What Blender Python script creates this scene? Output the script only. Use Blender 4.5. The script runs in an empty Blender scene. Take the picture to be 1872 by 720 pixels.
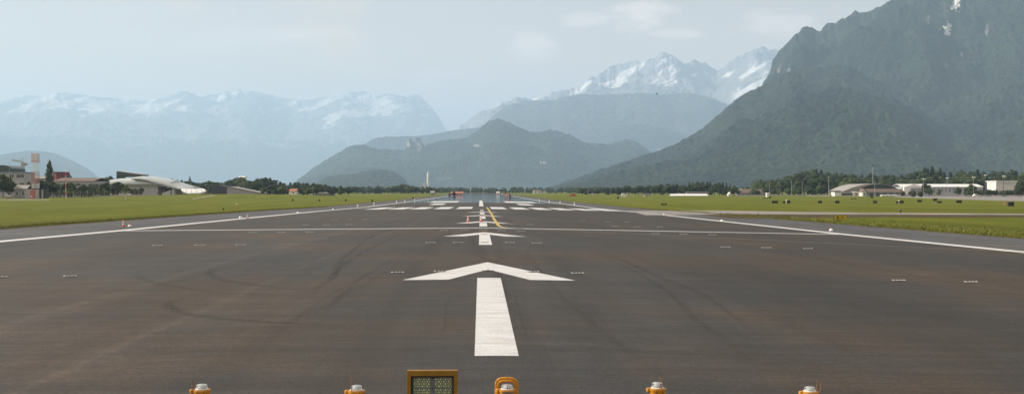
HAZE = 7.3e-5; HAZECOL = (.52,.735,1,1); VEIL = .5
import math
SUN_EL = math.radians(32); SUN_AZ = math.radians(-80); SUN = 5.0; SKY = .08; EXPO = 0.66; CLOUD = (9.9,6.7,3.6,1); HORIZ = (12.8,7.6,3.4,1)
import bpy, bmesh, math, random
import numpy as np
from mathutils import Vector, Matrix
random.seed(7); rng = np.random.default_rng(7)
sc = bpy.context.scene
COL = sc.collection
PI = math.pi
# ------------------------------------------------------------------ camera
F = 2000.0; CX, CY = 936.0, 360.0
YAW = math.atan((936-878)/F); PITCH = math.atan(13.5/F); EYE = 2.15
cam = bpy.data.cameras.new("camera"); camo = bpy.data.objects.new("camera", cam); COL.objects.link(camo)
camo.location = (0, 0, EYE); camo.rotation_euler = (PI/2-PITCH, 0, -YAW)
cam.sensor_width = 36; cam.lens = F/1872*36; cam.clip_start = .1; cam.clip_end = 200000
sc.camera = camo
RM = camo.rotation_euler.to_matrix()
def ray(px, py):
    d = RM @ Vector(((px-CX)/F, (CY-py)/F, -1.0)); return d/d.y
# ------------------------------------------------------------------ lie of the land: z = p(y) + c(x) + knoll
PK = [(-300,0),(35,0),(69,-.27),(100,-.43),(151,-.71),(213,-1.15),(300,-1.42),(375,-1.62),(500,-1.83),(600,-2.0),(850,-2.3),(1000,-2.5),(2000,-4),(60000,-4)]
XC = .22
CK = [(-60000,-.2),(-60,-.2),(-31,-.1),(-22.8,-.14),(XC,0),(23.2,-.4),(31,-.45),(60,-.3),(60000,-.3)]
def lin(K, v):
    for (a,za),(b,zb) in zip(K, K[1:]):
        if v <= b: return za+(zb-za)*max(0,(v-a))/(b-a)
    return K[-1][1]
def knoll(x, y):
    if x > -62 or y < 330: return 0
    return 2.0*math.exp(-((x+128)/55)**2-((y-560)/130)**2)*min(1, (-62-x)/25)*min(1,(y-330)/60)
def gz(x, y): return lin(PK, y)+lin(CK, x)+knoll(x, y)
def hit(px, py):
    d = ray(px, py); lo, hi = 4.0, None; y = 5.0
    while y < 4000:
        if EYE+d.z*y < gz(d.x*y, y): hi = y; break
        lo = y; y *= 1.02
    if hi is None: return (d.x*4000, 4000)
    for _ in range(30):
        m = (lo+hi)/2
        if EYE+d.z*m < gz(d.x*m, m): hi = m
        else: lo = m
    return (d.x*lo, lo)
def X_at(px, D): return ray(px, 346).x*D
def Z_at(px, py, D): return EYE+ray(px, py).z*D
# ------------------------------------------------------------------ tags and meshes
def tag(o, label=None, cat=None, group=None, kind=None):
    if label: o['label'] = label
    if cat: o['category'] = cat
    if group: o['group'] = group
    if kind: o['kind'] = kind
    return o
def empty(name, loc, rz=0, label=None, cat=None, group=None):
    o = bpy.data.objects.new(name, None); COL.objects.link(o)
    o.location = loc; o.rotation_euler = (0,0,rz); o.empty_display_size = .3
    return tag(o, label, cat, group)
class MB:
    def __init__(s): s.v = []; s.f = []; s.mi = []; s.cur = 0
    def add(s, vs, fs):
        n = len(s.v); s.v += [tuple(v) for v in vs]; s.f += [tuple(i+n for i in f) for f in fs]; s.mi += [s.cur]*len(fs); return s
    def box(s, x0,x1,y0,y1,z0,z1):
        return s.add([(x0,y0,z0),(x1,y0,z0),(x1,y1,z0),(x0,y1,z0),(x0,y0,z1),(x1,y0,z1),(x1,y1,z1),(x0,y1,z1)],
                     [(0,3,2,1),(4,5,6,7),(0,1,5,4),(1,2,6,5),(2,3,7,6),(3,0,4,7)])
    def lathe(s, prof, n=20, cx=0, cy=0, cap=True):
        vs = [(cx+r*math.cos(2*PI*i/n), cy+r*math.sin(2*PI*i/n), z) for r,z in prof for i in range(n)]
        fs = [(k*n+i, k*n+(i+1)%n, (k+1)*n+(i+1)%n, (k+1)*n+i) for k in range(len(prof)-1) for i in range(n)]
        if cap: fs += [tuple(range(n-1,-1,-1)), tuple((len(prof)-1)*n+i for i in range(n))]
        return s.add(vs, fs)
    def tube(s, a, b, r, r2=None, n=8):
        a, b = Vector(a), Vector(b); d = (b-a).normalized(); r2 = r if r2 is None else r2
        u = d.orthogonal().normalized(); w = d.cross(u)
        vs = [p+(u*math.cos(2*PI*i/n)+w*math.sin(2*PI*i/n))*q for p,q in ((a,r),(b,r2)) for i in range(n)]
        return s.add(vs, [(i,(i+1)%n,n+(i+1)%n,n+i) for i in range(n)]+[tuple(range(n-1,-1,-1)),tuple(range(n,2*n))])
    def prism(s, poly, y0, y1):     # polygon in x,z, extruded along y
        n = len(poly); vs = [(x,y0,z) for x,z in poly]+[(x,y1,z) for x,z in poly]
        return s.add(vs, [tuple(range(n)), tuple(range(2*n-1,n-1,-1))]+[(i,n+i,n+(i+1)%n,(i+1)%n) for i in range(n)])
    def prism_x(s, poly, x0, x1):   # polygon in y,z, extruded along x
        n = len(poly); vs = [(x0,y,z) for y,z in poly]+[(x1,y,z) for y,z in poly]
        return s.add(vs, [tuple(range(n)), tuple(range(2*n-1,n-1,-1))]+[(i,n+i,n+(i+1)%n,(i+1)%n) for i in range(n)])
    def build(s, name, mats, parent=None, smooth=False, bevel=0, loc=None):
        me = bpy.data.meshes.new(name); me.from_pydata(s.v, [], s.f)
        ms = mats if isinstance(mats, (list,tuple)) else [mats]
        for m in ms: me.materials.append(m)
        if len(ms) > 1: me.polygons.foreach_set('material_index', s.mi)
        bm = bmesh.new(); bm.from_mesh(me)
        bmesh.ops.recalc_face_normals(bm, faces=bm.faces)
        if bevel:
            es = [e for e in bm.edges if len(e.link_faces)==2 and e.calc_face_angle(0) > .5]
            bmesh.ops.bevel(bm, geom=es, offset=bevel, segments=2, profile=.6, affect='EDGES', clamp_overlap=True)
        bm.to_mesh(me); bm.free()
        if smooth:
            me.polygons.foreach_set('use_smooth', [True]*len(me.polygons))
            if hasattr(me, 'set_sharp_from_angle'): me.set_sharp_from_angle(angle=.7)
        o = bpy.data.objects.new(name, me); COL.objects.link(o)
        if parent: o.parent = parent
        if loc: o.location = loc
        return o
def children(o): return [c for c in bpy.data.objects if c.parent == o]
TREE = {}
def copy_tree(o, kids, parent=None):
    c = o.copy(); COL.objects.link(c); c.parent = parent
    for k, kk in kids: copy_tree(k, kk, c)
    return c
def kids_of(o): return [(c, kids_of(c)) for c in o.children]
# ------------------------------------------------------------------ materials
def new_mat(name):
    m = bpy.data.materials.new(name); m.use_nodes = True
    return m, m.node_tree.nodes, m.node_tree.links, m.node_tree.nodes['Principled BSDF']
def N(nt, typ, **kw):
    n = nt.nodes.new(typ)
    for k, v in kw.items():
        if k.startswith('i_'): n.inputs[k[2:]].default_value = v
        else: setattr(n, k, v)
    return n
def ramp(nt, pts, interp='LINEAR'):
    n = nt.nodes.new('ShaderNodeValToRGB'); r = n.color_ramp; r.interpolation = interp
    while len(r.elements) < len(pts): r.elements.new(.5)
    for e, (p, c) in zip(r.elements, pts):
        e.position = p; e.color = (*c, 1) if isinstance(c, tuple) else (c, c, c, 1)
    return n
def simple(name, col, rough=.6, var=.15, scale=3.0, metal=0, bump=0, spec=.5):
    """A painted or plain surface with a little uneven weathering."""
    m, ns, ls, b = new_mat(name); nt = m.node_tree
    tc = N(nt, 'ShaderNodeTexCoord'); no = N(nt, 'ShaderNodeTexNoise', i_Scale=scale, i_Detail=6.0, i_Roughness=.6)
    ls.new(tc.outputs['Object'], no.inputs['Vector'])
    r = ramp(nt, [(.3, tuple(c*(1-var) for c in col)), (.7, tuple(min(1,c*(1+var)) for c in col))])
    ls.new(no.outputs['Fac'], r.inputs['Fac']); ls.new(r.outputs['Color'], b.inputs['Base Color'])
    b.inputs['Roughness'].default_value = rough; b.inputs['Metallic'].default_value = metal
    b.inputs['Specular IOR Level'].default_value = spec
    if bump:
        bp = N(nt, 'ShaderNodeBump', i_Strength=bump, i_Distance=.02); ls.new(no.outputs['Fac'], bp.inputs['Height']); ls.new(bp.outputs[0], b.inputs['Normal'])
    return m
M = {}
M['white'] = simple('white_paint', (.72,.72,.7), .5)
M['offwhite'] = simple('offwhite_wall', (.55,.54,.5), .8, .1, .4)
M['palewall'] = simple('pale_wall', (.36,.37,.4), .8, .1, .3)
M['hangarwall'] = simple('pale_lilac_wall', (.5,.49,.56), .7, .08, .2)
M['lilac'] = simple('lilac_wall', (.36,.34,.40), .7, .1, .2)
M['greywall'] = simple('grey_wall', (.2,.21,.24), .8, .1, .3)
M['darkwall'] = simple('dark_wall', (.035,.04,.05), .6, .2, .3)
M['roofgrey'] = simple('grey_roof', (.26,.25,.24), .7, .12, .5)
M['roofdark'] = simple('dark_roof', (.07,.065,.065), .7, .2, .4)
M['roofbrown'] = simple('brown_roof', (.13,.095,.075), .8, .2, .5)
M['roofred'] = simple('red_roof', (.34,.13,.08), .8, .2, .5)
M['roofwhite'] = simple('white_roof', (.7,.7,.7), .5, .08, .2)
M['shell'] = simple('shell_glass', (.42,.46,.46), .3, .08, .1)
M['greenslab'] = simple('green_glass', (.02,.05,.055), .3, .2, .1)
M['window'] = simple('window_glass', (.04,.05,.065), .15, .3, .2)
M['metal'] = simple('galvanised_metal', (.4,.41,.42), .45, .15, 2, .6)
M['darkmetal'] = simple('dark_metal', (.05,.05,.05), .5, .2, 2, .3)
M['black'] = simple('black_paint', (.012,.012,.013), .6, .3, 3)
M['red'] = simple('red_paint', (.5,.035,.025), .5, .2, 2)
M['brick'] = simple('dark_red_wall', (.12,.03,.045), .8, .15, .5)
M['coral'] = simple('orange_red_plastic', (.6,.11,.07), .45, .15, 6)
M['yellow'] = simple('yellow_enamel', (.5,.22,.012), .4, .25, 14, 0, .1)
M['ochre'] = simple('ochre_frame_paint', (.25,.135,.01), .45, .2, 9, 0, .1)
M['signyellow'] = simple('sign_yellow', (.42,.33,.01), .5, .12, 2)
M['copper'] = simple('orange_plastic_tie', (.3,.14,.05), .5, .2, 30)
M['blueboard'] = simple('blue_grey_board', (.15,.2,.22), .45, .2, 20)
M['block'] = simple('glass_block', (.42,.41,.4), .4, .3, 30)
M['palepink'] = simple('faded_red_paint', (.42,.15,.13), .6, .2, 2)
M['lens'] = simple('pale_yellow_lens', (.7,.76,.28), .15, .25, 40)
M['concrete'] = simple('concrete', (.32,.3,.28), .9, .12, .3)
M['steel'] = simple('inset_steel', (.07,.068,.066), .4, .3, 12, .5)
M['tyre'] = simple('tyre_rubber', (.02,.02,.02), .8)
M['bird'] = simple('dark_feathers', (.03,.03,.03), .8)
m, ns, ls, b = new_mat('clear_glass'); M['glass'] = m
b.inputs['Base Color'].default_value = (.7,.75,.78,1); b.inputs['Roughness'].default_value = .12
b.inputs['Transmission Weight'].default_value = .85; b.inputs['IOR'].default_value = 1.45
# asphalt ---------------------------------------------------------------
def asphalt(name, base, brown, seams=()):
    m, ns, ls, b = new_mat(name); nt = m.node_tree
    tc = N(nt, 'ShaderNodeTexCoord'); P = tc.outputs['Object']
    def noise(scale, sx=1, sy=1, det=5., rough=.6, off=0):
        mp = N(nt, 'ShaderNodeMapping'); mp.inputs['Scale'].default_value = (sx, sy, 1); mp.inputs['Location'].default_value = (off, off*.7, 0)
        ls.new(P, mp.inputs['Vector']); n = N(nt, 'ShaderNodeTexNoise', i_Scale=scale, i_Detail=det, i_Roughness=rough)
        ls.new(mp.outputs[0], n.inputs['Vector']); return n.outputs['Fac']
    def mapr(v, a, b_, c, d):
        n = N(nt, 'ShaderNodeMapRange'); ls.new(v, n.inputs['Value'])
        for k, x in zip(('From Min','From Max','To Min','To Max'), (a,b_,c,d)): n.inputs[k].default_value = x
        return n.outputs[0]
    def math_(op, a, b_):
        n = N(nt, 'ShaderNodeMath', operation=op)
        for i, v in enumerate((a, b_)):
            if isinstance(v, (int,float)): n.inputs[i].default_value = v
            else: ls.new(v, n.inputs[i])
        return n.outputs[0]
    f = mapr(noise(1.0, .18, 1.6, 9, .75), .36, .64, .74, 1.27)                 # streaks across the lanes
    f = math_('MULTIPLY', f, mapr(noise(.16, 1, .35, 5, .7), .36, .64, .82, 1.19))  # big blotches
    f = math_('MULTIPLY', f, mapr(noise(1.2, 1.0, .05, 4, off=9), .3, .7, .84, 1.14))  # along the lanes
    f = math_('MULTIPLY', f, mapr(noise(5, .35, 1.6, 7, .85, off=4), .36, .64, .82, 1.2))
    f = math_('MULTIPLY', f, mapr(noise(22, 1, 1, 5, .85), .3, .7, .3, 1.7))   # chippings
    f = math_('MULTIPLY', f, mapr(noise(90, 1, 1, 3, .8), .3, .7, .45, 1.55))
    sx = N(nt, 'ShaderNodeSeparateXYZ'); ls.new(P, sx.inputs[0])
    if seams:
        wob = mapr(noise(.4, 1, 1, 3), .2, .8, -.12, .12)
        xw = math_('ADD', sx.outputs['X'], wob)
        for s_, w_, a_ in seams:
            dd = math_('ABSOLUTE', math_('SUBTRACT', xw, s_), 0)
            g = mapr(dd, 0, w_, a_, 0); brk = mapr(noise(.5, 1, 1, 4, off=s_), .35, .6, .15, 1)
            f = math_('MULTIPLY', f, math_('ADD', math_('MULTIPLY', g, brk), 1))
        # paving lanes of slightly different tone
        f = math_('MULTIPLY', f, mapr(sx.outputs['X'], -5, 9, 1.04, .82))
        lane = math_('MULTIPLY', math_('FLOOR', math_('DIVIDE', math_('ADD', xw, 3.2), 4.1), 0), 12.9898)
        ln = math_('FRACT', math_('MULTIPLY', math_('SINE', lane, 0), 43758.5), 0)
        f = math_('MULTIPLY', f, mapr(ln, 0, 1, .93, 1.06))
    mx = N(nt, 'ShaderNodeMix', data_type='RGBA'); mx.inputs['A'].default_value = (*base, 1); mx.inputs['B'].default_value = (*brown, 1)
    ls.new(mapr(noise(.13, 1, .6, 5, .65, off=31), .45, .62, 0, 1), mx.inputs['Factor'])
    vm = N(nt, 'ShaderNodeVectorMath', operation='SCALE'); ls.new(mx.outputs['Result'], vm.inputs[0]); ls.new(f, vm.inputs['Scale'])
    ls.new(vm.outputs[0], b.inputs['Base Color'])
    b.inputs['Roughness'].default_value = .82; b.inputs['Specular IOR Level'].default_value = .3
    bp = N(nt, 'ShaderNodeBump', i_Strength=.35, i_Distance=.01); ls.new(noise(60, 1, 1, 4, .8), bp.inputs['Height']); ls.new(bp.outputs[0], b.inputs['Normal'])
    return m
M['asphalt'] = asphalt('runway_asphalt', (.0315,.032,.0325), (.047,.0355,.026), ((-5.0,.2,.5),(-7.7,.2,.45),(-13.2,.12,.12),(6.1,.1,-.14),(9.9,.1,.1),(14.2,.1,-.1),(-1.7,.1,-.12)))
M['hot'] = None
M['shoulder'] = asphalt('shoulder_asphalt', (.058,.063,.07), (.066,.067,.068))
M['apron'] = asphalt('apron_asphalt', (.2,.19,.185), (.22,.2,.18))
def paint(name, col):
    m, ns, ls, b = new_mat(name); nt = m.node_tree
    tc = N(nt, 'ShaderNodeTexCoord'); mp = N(nt, 'ShaderNodeMapping'); mp.inputs['Scale'].default_value = (.5, 2.2, 1)
    ls.new(tc.outputs['Object'], mp.inputs['Vector'])
    a = N(nt, 'ShaderNodeTexNoise', i_Scale=1.5, i_Detail=8., i_Roughness=.7); ls.new(mp.outputs[0], a.inputs['Vector'])
    r = ramp(nt, [(.28, tuple(c*f for c,f in zip(col,(.6,.55,.48)))), (.45, tuple(c*f for c,f in zip(col,(.82,.79,.74)))), (.7, col)])
    ls.new(a.outputs['Fac'], r.inputs['Fac'])
    c2 = N(nt, 'ShaderNodeTexNoise', i_Scale=45., i_Detail=4., i_Roughness=.8); ls.new(tc.outputs['Object'], c2.inputs['Vector'])
    r2 = ramp(nt, [(.36, .35), (.48, 1.0)]); ls.new(c2.outputs['Fac'], r2.inputs['Fac'])
    mm = N(nt, 'ShaderNodeMix', data_type='RGBA', blend_type='MULTIPLY'); mm.inputs['Factor'].default_value = .8
    ls.new(r.outputs['Color'], mm.inputs['A']); ls.new(r2.outputs['Color'], mm.inputs['B']); ls.new(mm.outputs['Result'], b.inputs['Base Color'])
    b.inputs['Roughness'].default_value = .7
    return m
M['rwhite'] = paint('runway_white', (.62,.65,.7)); M['ryellow'] = paint('runway_yellow', (.5,.38,.1)); M['rdull'] = paint('worn_grey_line', (.26,.24,.2)); M['rgrey'] = paint('removed_line', (.2,.19,.18))
# tyre marks: dark rubber that lies patchily on the asphalt
m, ns, ls, b = new_mat('rubber_trace'); M['rubber'] = m; nt = m.node_tree
tc = N(nt, 'ShaderNodeTexCoord'); no = N(nt, 'ShaderNodeTexNoise', i_Scale=2.2, i_Detail=8., i_Roughness=.75); ls.new(tc.outputs['Object'], no.inputs['Vector'])
at_ = N(nt, 'ShaderNodeAttribute', attribute_name='fade')
r = ramp(nt, [(.3, .15), (.7, .6)]); ls.new(no.outputs['Fac'], r.inputs['Fac'])
mu = N(nt, 'ShaderNodeMath', operation='MULTIPLY'); ls.new(r.outputs['Color'], mu.inputs[0]); ls.new(at_.outputs['Fac'], mu.inputs[1])
b.inputs['Base Color'].default_value = (.022,.02,.019,1); b.inputs['Roughness'].default_value = .8; ls.new(mu.outputs[0], b.inputs['Alpha'])
# grass and bare soil -----------------------------------------------------
def ground_mat(name, soil_edge=True, soil_only=False):
    m, ns, ls, b = new_mat(name); nt = m.node_tree
    tc = N(nt, 'ShaderNodeTexCoord'); P = tc.outputs['Object']
    def nz(scale, det=6., sy=1., rough=.65):
        mp = N(nt, 'ShaderNodeMapping'); mp.inputs['Scale'].default_value = (1, sy, 1); ls.new(P, mp.inputs['Vector'])
        n = N(nt, 'ShaderNodeTexNoise', i_Scale=scale, i_Detail=det, i_Roughness=rough); ls.new(mp.outputs[0], n.inputs['Vector']); return n
    g = ramp(nt, [(.3,(.065,.08,.004)),(.45,(.098,.118,.009)),(.58,(.13,.144,.016)),(.75,(.155,.138,.035))])
    a = nz(.12, 9, .12, .78); ls.new(a.outputs['Fac'], g.inputs['Fac'])
    fn = nz(1.7, 6, .5, .8); fr = ramp(nt, [(.25,.62),(.7,1.3)]); ls.new(fn.outputs['Fac'], fr.inputs['Fac'])
    mm = N(nt, 'ShaderNodeMix', data_type='RGBA', blend_type='MULTIPLY'); mm.inputs['Factor'].default_value = 1
    ls.new(g.outputs['Color'], mm.inputs['A']); ls.new(fr.outputs['Color'], mm.inputs['B'])
    soil = ramp(nt, [(.3,(.05,.035,.024)),(.6,(.095,.068,.045)),(.8,(.15,.12,.08))]); sn = nz(.9, 7); ls.new(sn.outputs['Fac'], soil.inputs['Fac'])
    mx = N(nt, 'ShaderNodeMix', data_type='RGBA'); ls.new(mm.outputs['Result'], mx.inputs['A']); ls.new(soil.outputs['Color'], mx.inputs['B'])
    if soil_only:
        e = nz(.5, 6); er = ramp(nt, [(.5,1.),(.66,.15)]); ls.new(e.outputs['Fac'], er.inputs['Fac']); ls.new(er.outputs['Color'], mx.inputs['Factor'])
    else:
        sx = N(nt, 'ShaderNodeSeparateXYZ'); ls.new(P, sx.inputs[0])
        ab = N(nt, 'ShaderNodeMath', operation='ABSOLUTE'); ls.new(sx.outputs['X'], ab.inputs[0])
        e = nz(.35, 6); ad = N(nt, 'ShaderNodeMath', operation='MULTIPLY_ADD'); ls.new(e.outputs['Fac'], ad.inputs[0]); ad.inputs[1].default_value = -9.; ls.new(ab.outputs[0], ad.inputs[2])
        mr = N(nt, 'ShaderNodeMapRange'); ls.new(ad.outputs[0], mr.inputs['Value'])
        for k, x in zip(('From Min','From Max','To Min','To Max'), (26.0,29.5,.95,.0)): mr.inputs[k].default_value = x
        dry = nz(.03, 6, .3); dr = ramp(nt, [(.55,0.),(.75,.45)]); ls.new(dry.outputs['Fac'], dr.inputs['Fac'])
        mxx = N(nt, 'ShaderNodeMath', operation='MAXIMUM'); ls.new(mr.outputs[0], mxx.inputs[0]); ls.new(dr.outputs['Color'], mxx.inputs[1]); ls.new(mxx.outputs[0], mx.inputs['Factor'])
    ls.new(mx.outputs['Result'], b.inputs['Base Color']); b.inputs['Roughness'].default_value = .95; b.inputs['Specular IOR Level'].default_value = .1
    bp = N(nt, 'ShaderNodeBump', i_Strength=1., i_Distance=.25); b2 = nz(3.0, 6, 1, .8); ls.new(b2.outputs['Fac'], bp.inputs['Height']); ls.new(bp.outputs[0], b.inputs['Normal'])
    return m
M['grass'] = ground_mat('meadow'); M['soil'] = ground_mat('bare_soil', soil_only=True)
def leafmat(name, lo, hi, scale=.12):
    m, ns, ls, b = new_mat(name); nt = m.node_tree
    oi = N(nt, 'ShaderNodeObjectInfo'); geo = N(nt, 'ShaderNodeNewGeometry')
    no = N(nt, 'ShaderNodeTexNoise', i_Scale=scale, i_Detail=3.); ls.new(geo.outputs['Position'], no.inputs['Vector'])
    ad = N(nt, 'ShaderNodeMath', operation='ADD'); ls.new(no.outputs['Fac'], ad.inputs[0]); ls.new(oi.outputs['Random'], ad.inputs[1])
    r = ramp(nt, [(.35, lo), (1.0, tuple((a+c)/2 for a,c in zip(lo,hi))), ]); r.color_ramp.elements.new(.7).color = (*hi, 1)
    hf = N(nt, 'ShaderNodeMath', operation='MULTIPLY'); ls.new(ad.outputs[0], hf.inputs[0]); hf.inputs[1].default_value = .62; ls.new(hf.outputs[0], r.inputs['Fac'])
    ls.new(r.outputs['Color'], b.inputs['Base Color']); b.inputs['Roughness'].default_value = .7; b.inputs['Specular IOR Level'].default_value = .2
    return m
M['leaf'] = leafmat('broad_leaves', (.018,.032,.011), (.045,.064,.018)); M['leaflight'] = leafmat('light_leaves', (.045,.068,.017), (.08,.105,.028))
M['needle'] = leafmat('needles', (.012,.024,.01), (.025,.042,.015)); M['bark'] = simple('bark', (.07,.055,.04), .9, .3, 2)
M['tuft'] = leafmat('grass_blades', (.08,.095,.012), (.13,.14,.025), .6)
# ------------------------------------------------------------------ ground sheets
def mesh_obj(name, verts, faces, mat, kind='structure'):
    me = bpy.data.meshes.new(name); me.from_pydata(verts, [], faces); me.materials.append(mat)
    o = bpy.data.objects.new(name, me); COL.objects.link(o)
    if kind: o['kind'] = kind
    return o
xs = sorted(set([k for k,_ in CK]+[-30000,-10000,-3000,-1000,-500,-350,-280]+list(range(-260,-61,12))+[100,200,500,1000,3000,10000,30000,45000,-45000]))
xs = [x for x in xs if abs(x) <= 45000]
ys = sorted(set([k for k,_ in PK if k <= 1000]+[-150,15]+list(range(330,1000,20))+[2000,3000,5000,10000,20000,45000]))
V = [(x, y, gz(x,y)) for y in ys for x in xs]; nx = len(xs)
mesh_obj('ground', V, [(j*nx+i, j*nx+i+1, (j+1)*nx+i+1, (j+1)*nx+i) for j in range(len(ys)-1) for i in range(nx-1)], M['grass'])
def sheet(name, poly, h, mat, parts=None, kind='structure'):
    """A thin painted or paved sheet following the ground, cut where the ground changes slope."""
    bm = bmesh.new()
    for pl in (parts or [poly]):
        f = bm.faces.new([bm.verts.new((x, y, 0)) for x, y in pl])
    bmesh.ops.triangulate(bm, faces=bm.faces[:])
    X = [v.co.x for v in bm.verts]; Y = [v.co.y for v in bm.verts]
    for k, _ in CK:
        if min(X) < k < max(X): bmesh.ops.bisect_plane(bm, geom=bm.verts[:]+bm.edges[:]+bm.faces[:], dist=1e-6, plane_co=(k,0,0), plane_no=(1,0,0))
    for k, _ in PK:
        if min(Y) < k < max(Y): bmesh.ops.bisect_plane(bm, geom=bm.verts[:]+bm.edges[:]+bm.faces[:], dist=1e-6, plane_co=(0,k,0), plane_no=(0,1,0))
    for v in bm.verts: v.co.z = gz(v.co.x, v.co.y)+h
    for f in bm.faces:
        f.normal_update()
        if f.normal.z < 0: f.normal_flip()
    me = bpy.data.meshes.new(name); bm.to_mesh(me); bm.free(); me.materials.append(mat)
    o = bpy.data.objects.new(name, me); COL.objects.link(o)
    if kind: o['kind'] = kind
    return o
def pxpoly(pts): return [hit(*p) for p in pts]
def strip_px(pts, w):
    """polyline in the world from image points, given width in metres"""
    P = [Vector(hit(*p)) for p in pts]; return strip_w(P, w)
def strip_w(P, w):
    L, R = [], []
    for i, p in enumerate(P):
        d = (P[min(i+1,len(P)-1)]-P[max(i-1,0)]).normalized(); n = Vector((-d.y, d.x))*w/2
        L.append(tuple(p+n)); R.append(tuple(p-n))
    return [[L[i], L[i+1], R[i+1], R[i]] for i in range(len(P)-1)]
REND = 1500
sheet('runway_shoulder', [(-30.3,-60),(31,-60),(31,REND),(-30.3,REND)], .004, M['shoulder'])
sheet('runway', [(-22.9,-60),(23.3,-60),(23.3,300),(-22.9,300)], .008, M['asphalt'])
hm = M['asphalt'].copy(); hm.name = 'mirage_asphalt'; hb_ = hm.node_tree.nodes['Principled BSDF']; hb_.inputs['Roughness'].default_value = .06; hb_.inputs['Specular IOR Level'].default_value = .4  # mirror gloss on the far asphalt imitates the heat mirage
for l in list(hb_.inputs['Normal'].links): hm.node_tree.links.remove(l)
sheet('runway', [(-22.9,300),(23.3,300),(23.3,REND),(-22.9,REND)], .008, hm)
# side taxiway and apron on the right, soil beside them, path and road on the left
sheet('taxiway', pxpoly([(1150,385.5),(1240,384.8),(1330,385.4),(1500,387.6),(1600,389.2),(1900,391.0),(1900,393.2),(1600,392.2),(1500,392.0),(1330,391.2),(1240,393),(1180,393.5)]), .012, M['apron'])
sheet('soil_strip', pxpoly([(1272,391.5),(1330,391.4),(1500,392.2),(1600,392.4),(1900,393.4),(1900,397.6),(1600,397.6),(1450,398.5),(1380,400),(1335,399)]), .01, M['soil'])
sheet('apron', pxpoly([(1632,360.2),(1700,362.5),(1800,366),(1900,368.5),(1900,356.6),(1640,357.2)]), .02, M['apron'])
sheet('service_road', pxpoly([(-30,364.6),(90,364.6),(90,365.8),(-30,365.8)]), .02, M['apron'])
pp = [(352,364.6),(370,361.5),(392,357.6),(416,354.6)]
P_ = [Vector(hit(*p)) for p in pp]
v_, f_ = [], []
for i, p in enumerate(P_):
    for s in (-1.6, 1.6): v_.append((p.x+s*.5, p.y-s, gz(p.x+s, p.y-s)+.15))
mesh_obj('path', v_, [(2*i,2*i+1,2*i+3,2*i+2) for i in range(len(P_)-1)], M['concrete'])
# ------------------------------------------------------------------ runway paint
W_ = M['rwhite']; h = .012
bar_w = .285
def marking(name, poly, mat=W_, hh=h, parts=None): return sheet(name, poly, hh, mat, parts)
y0 = hit(909,651.3)[1]; y1 = hit(895,508.4)[1]
tips = [hit(891, 479.6)[1], hit(886,424.6)[1], hit(884,404.3)[1], hit(882,393.2)[1], hit(881,387)[1]]
base0 = hit(890, 511)[1]; dlen = tips[0]-base0
xl, xr = hit(737,511)[0], hit(1050,511.6)[0]; xc = (xl+xr)/2; hw = (xr-xl)/2
xi = (hit(967,509.5)[0]-hit(820,509.5)[0])/2; ap = tips[0]-hit(895,493)[1]
nearbars = [(651.3,508.4),(447.7,429),(414,407.3),(400,395.2),(391.6,388.4)]
for i, t in enumerate(tips):
    marking('runway_arrow_head', None, parts=[[(xc-hw,t-dlen),(xc-xi,t-dlen),(xc,t-ap),(xc,t)],[(xc,t),(xc,t-ap),(xc+xi,t-dlen),(xc+hw,t-dlen)]])
    a, b_ = hit(880,nearbars[i][0])[1], hit(880,nearbars[i][1])[1]
    bw = bar_w if i == 0 else bar_w*.93
    marking('runway_arrow_shaft', [(xc-bw,a),(xc+bw,a),(xc+bw,b_),(xc-bw,b_)])
marking('runway_dash', [(xc-.25,hit(880,385.6)[1]),(xc+.25,hit(880,385.6)[1]),(xc+.25,hit(880,384)[1]),(xc-.25,hit(880,384)[1])])
# edge lines, transverse line, keys, touchdown marks
LX = -22.35; RX = 22.75
marking('runway_edge_line', None, parts=[[(LX-.45,-20),(LX+.45,-20),(LX+.45,1200),(LX-.45,1200)]])
marking('runway_edge_line', None, parts=[[(RX-.45,-20),(RX+.45,-20),(RX+.45,1200),(RX-.45,1200)]])
Tl = [(215,422.2),(480,420.2),(700,418.1),(880,416.7),(1060,419.2),(1340,424.6),(1545,429.6)]
Tp = [hit(*p) for p in Tl]; ty = sum(p[1] for p in Tp)/len(Tp); print('transverse', [(round(a,1),round(b,1)) for a,b in Tp])
Tw = [Vector((LX+.5, (Tp[0][1]+ty)/2)), Vector((XC, Tp[3][1])), Vector((RX-.5, (Tp[-1][1]+ty)/2))]
marking('transverse_line', None, parts=strip_w(Tw, .95), hh=.011)
ka, kb = hit(880,381.6)[1], hit(880,378.2)[1]
print('keys', ka, kb, 'tips', tips)
mpp = ka/F
for cxp in (695,734,771.5,812,850,910.5,949,987.5,1026,1066,1103):
    xk = X_at(cxp, hit(880,380)[1])+.0
    marking('threshold_stripe', [(xk-1.25,ka),(xk+1.25,ka),(xk+1.25,kb),(xk-1.25,kb)])
marking('threshold_band', [(LX+1,ka+6),(RX-1,ka+6),(RX-1,ka+9),(LX+1,ka+9)], M['rgrey'], .01)
ca, cb = hit(880,377)[1], hit(880,366.5)[1]
marking('runway_centreline', [(xc-.45,ca),(xc+.45,ca),(xc+.45,cb),(xc-.45,cb)])
for (a,b_,c,d) in ((789,813,371.6,373.9),(789,838,367.4,369.6),(946,971,371.6,373.9),(922,976,367.4,369.6)):
    D1, D2 = hit(880,d)[1], hit(880,c)[1]; m_ = (D1+D2)/2
    xa, xb = X_at(a, m_), X_at(b_, m_)
    marking('touchdown_mark', [(xa,D1),(xb,D1),(xb,D2),(xa,D2)])
marking('lead_on_line', None, M['ryellow'], .014, parts=strip_px([(890,378.5),(893.5,384),(899,392),(903,400),(908,408),(912,413),(918,415.4),(930,416.8)], .24))
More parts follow.
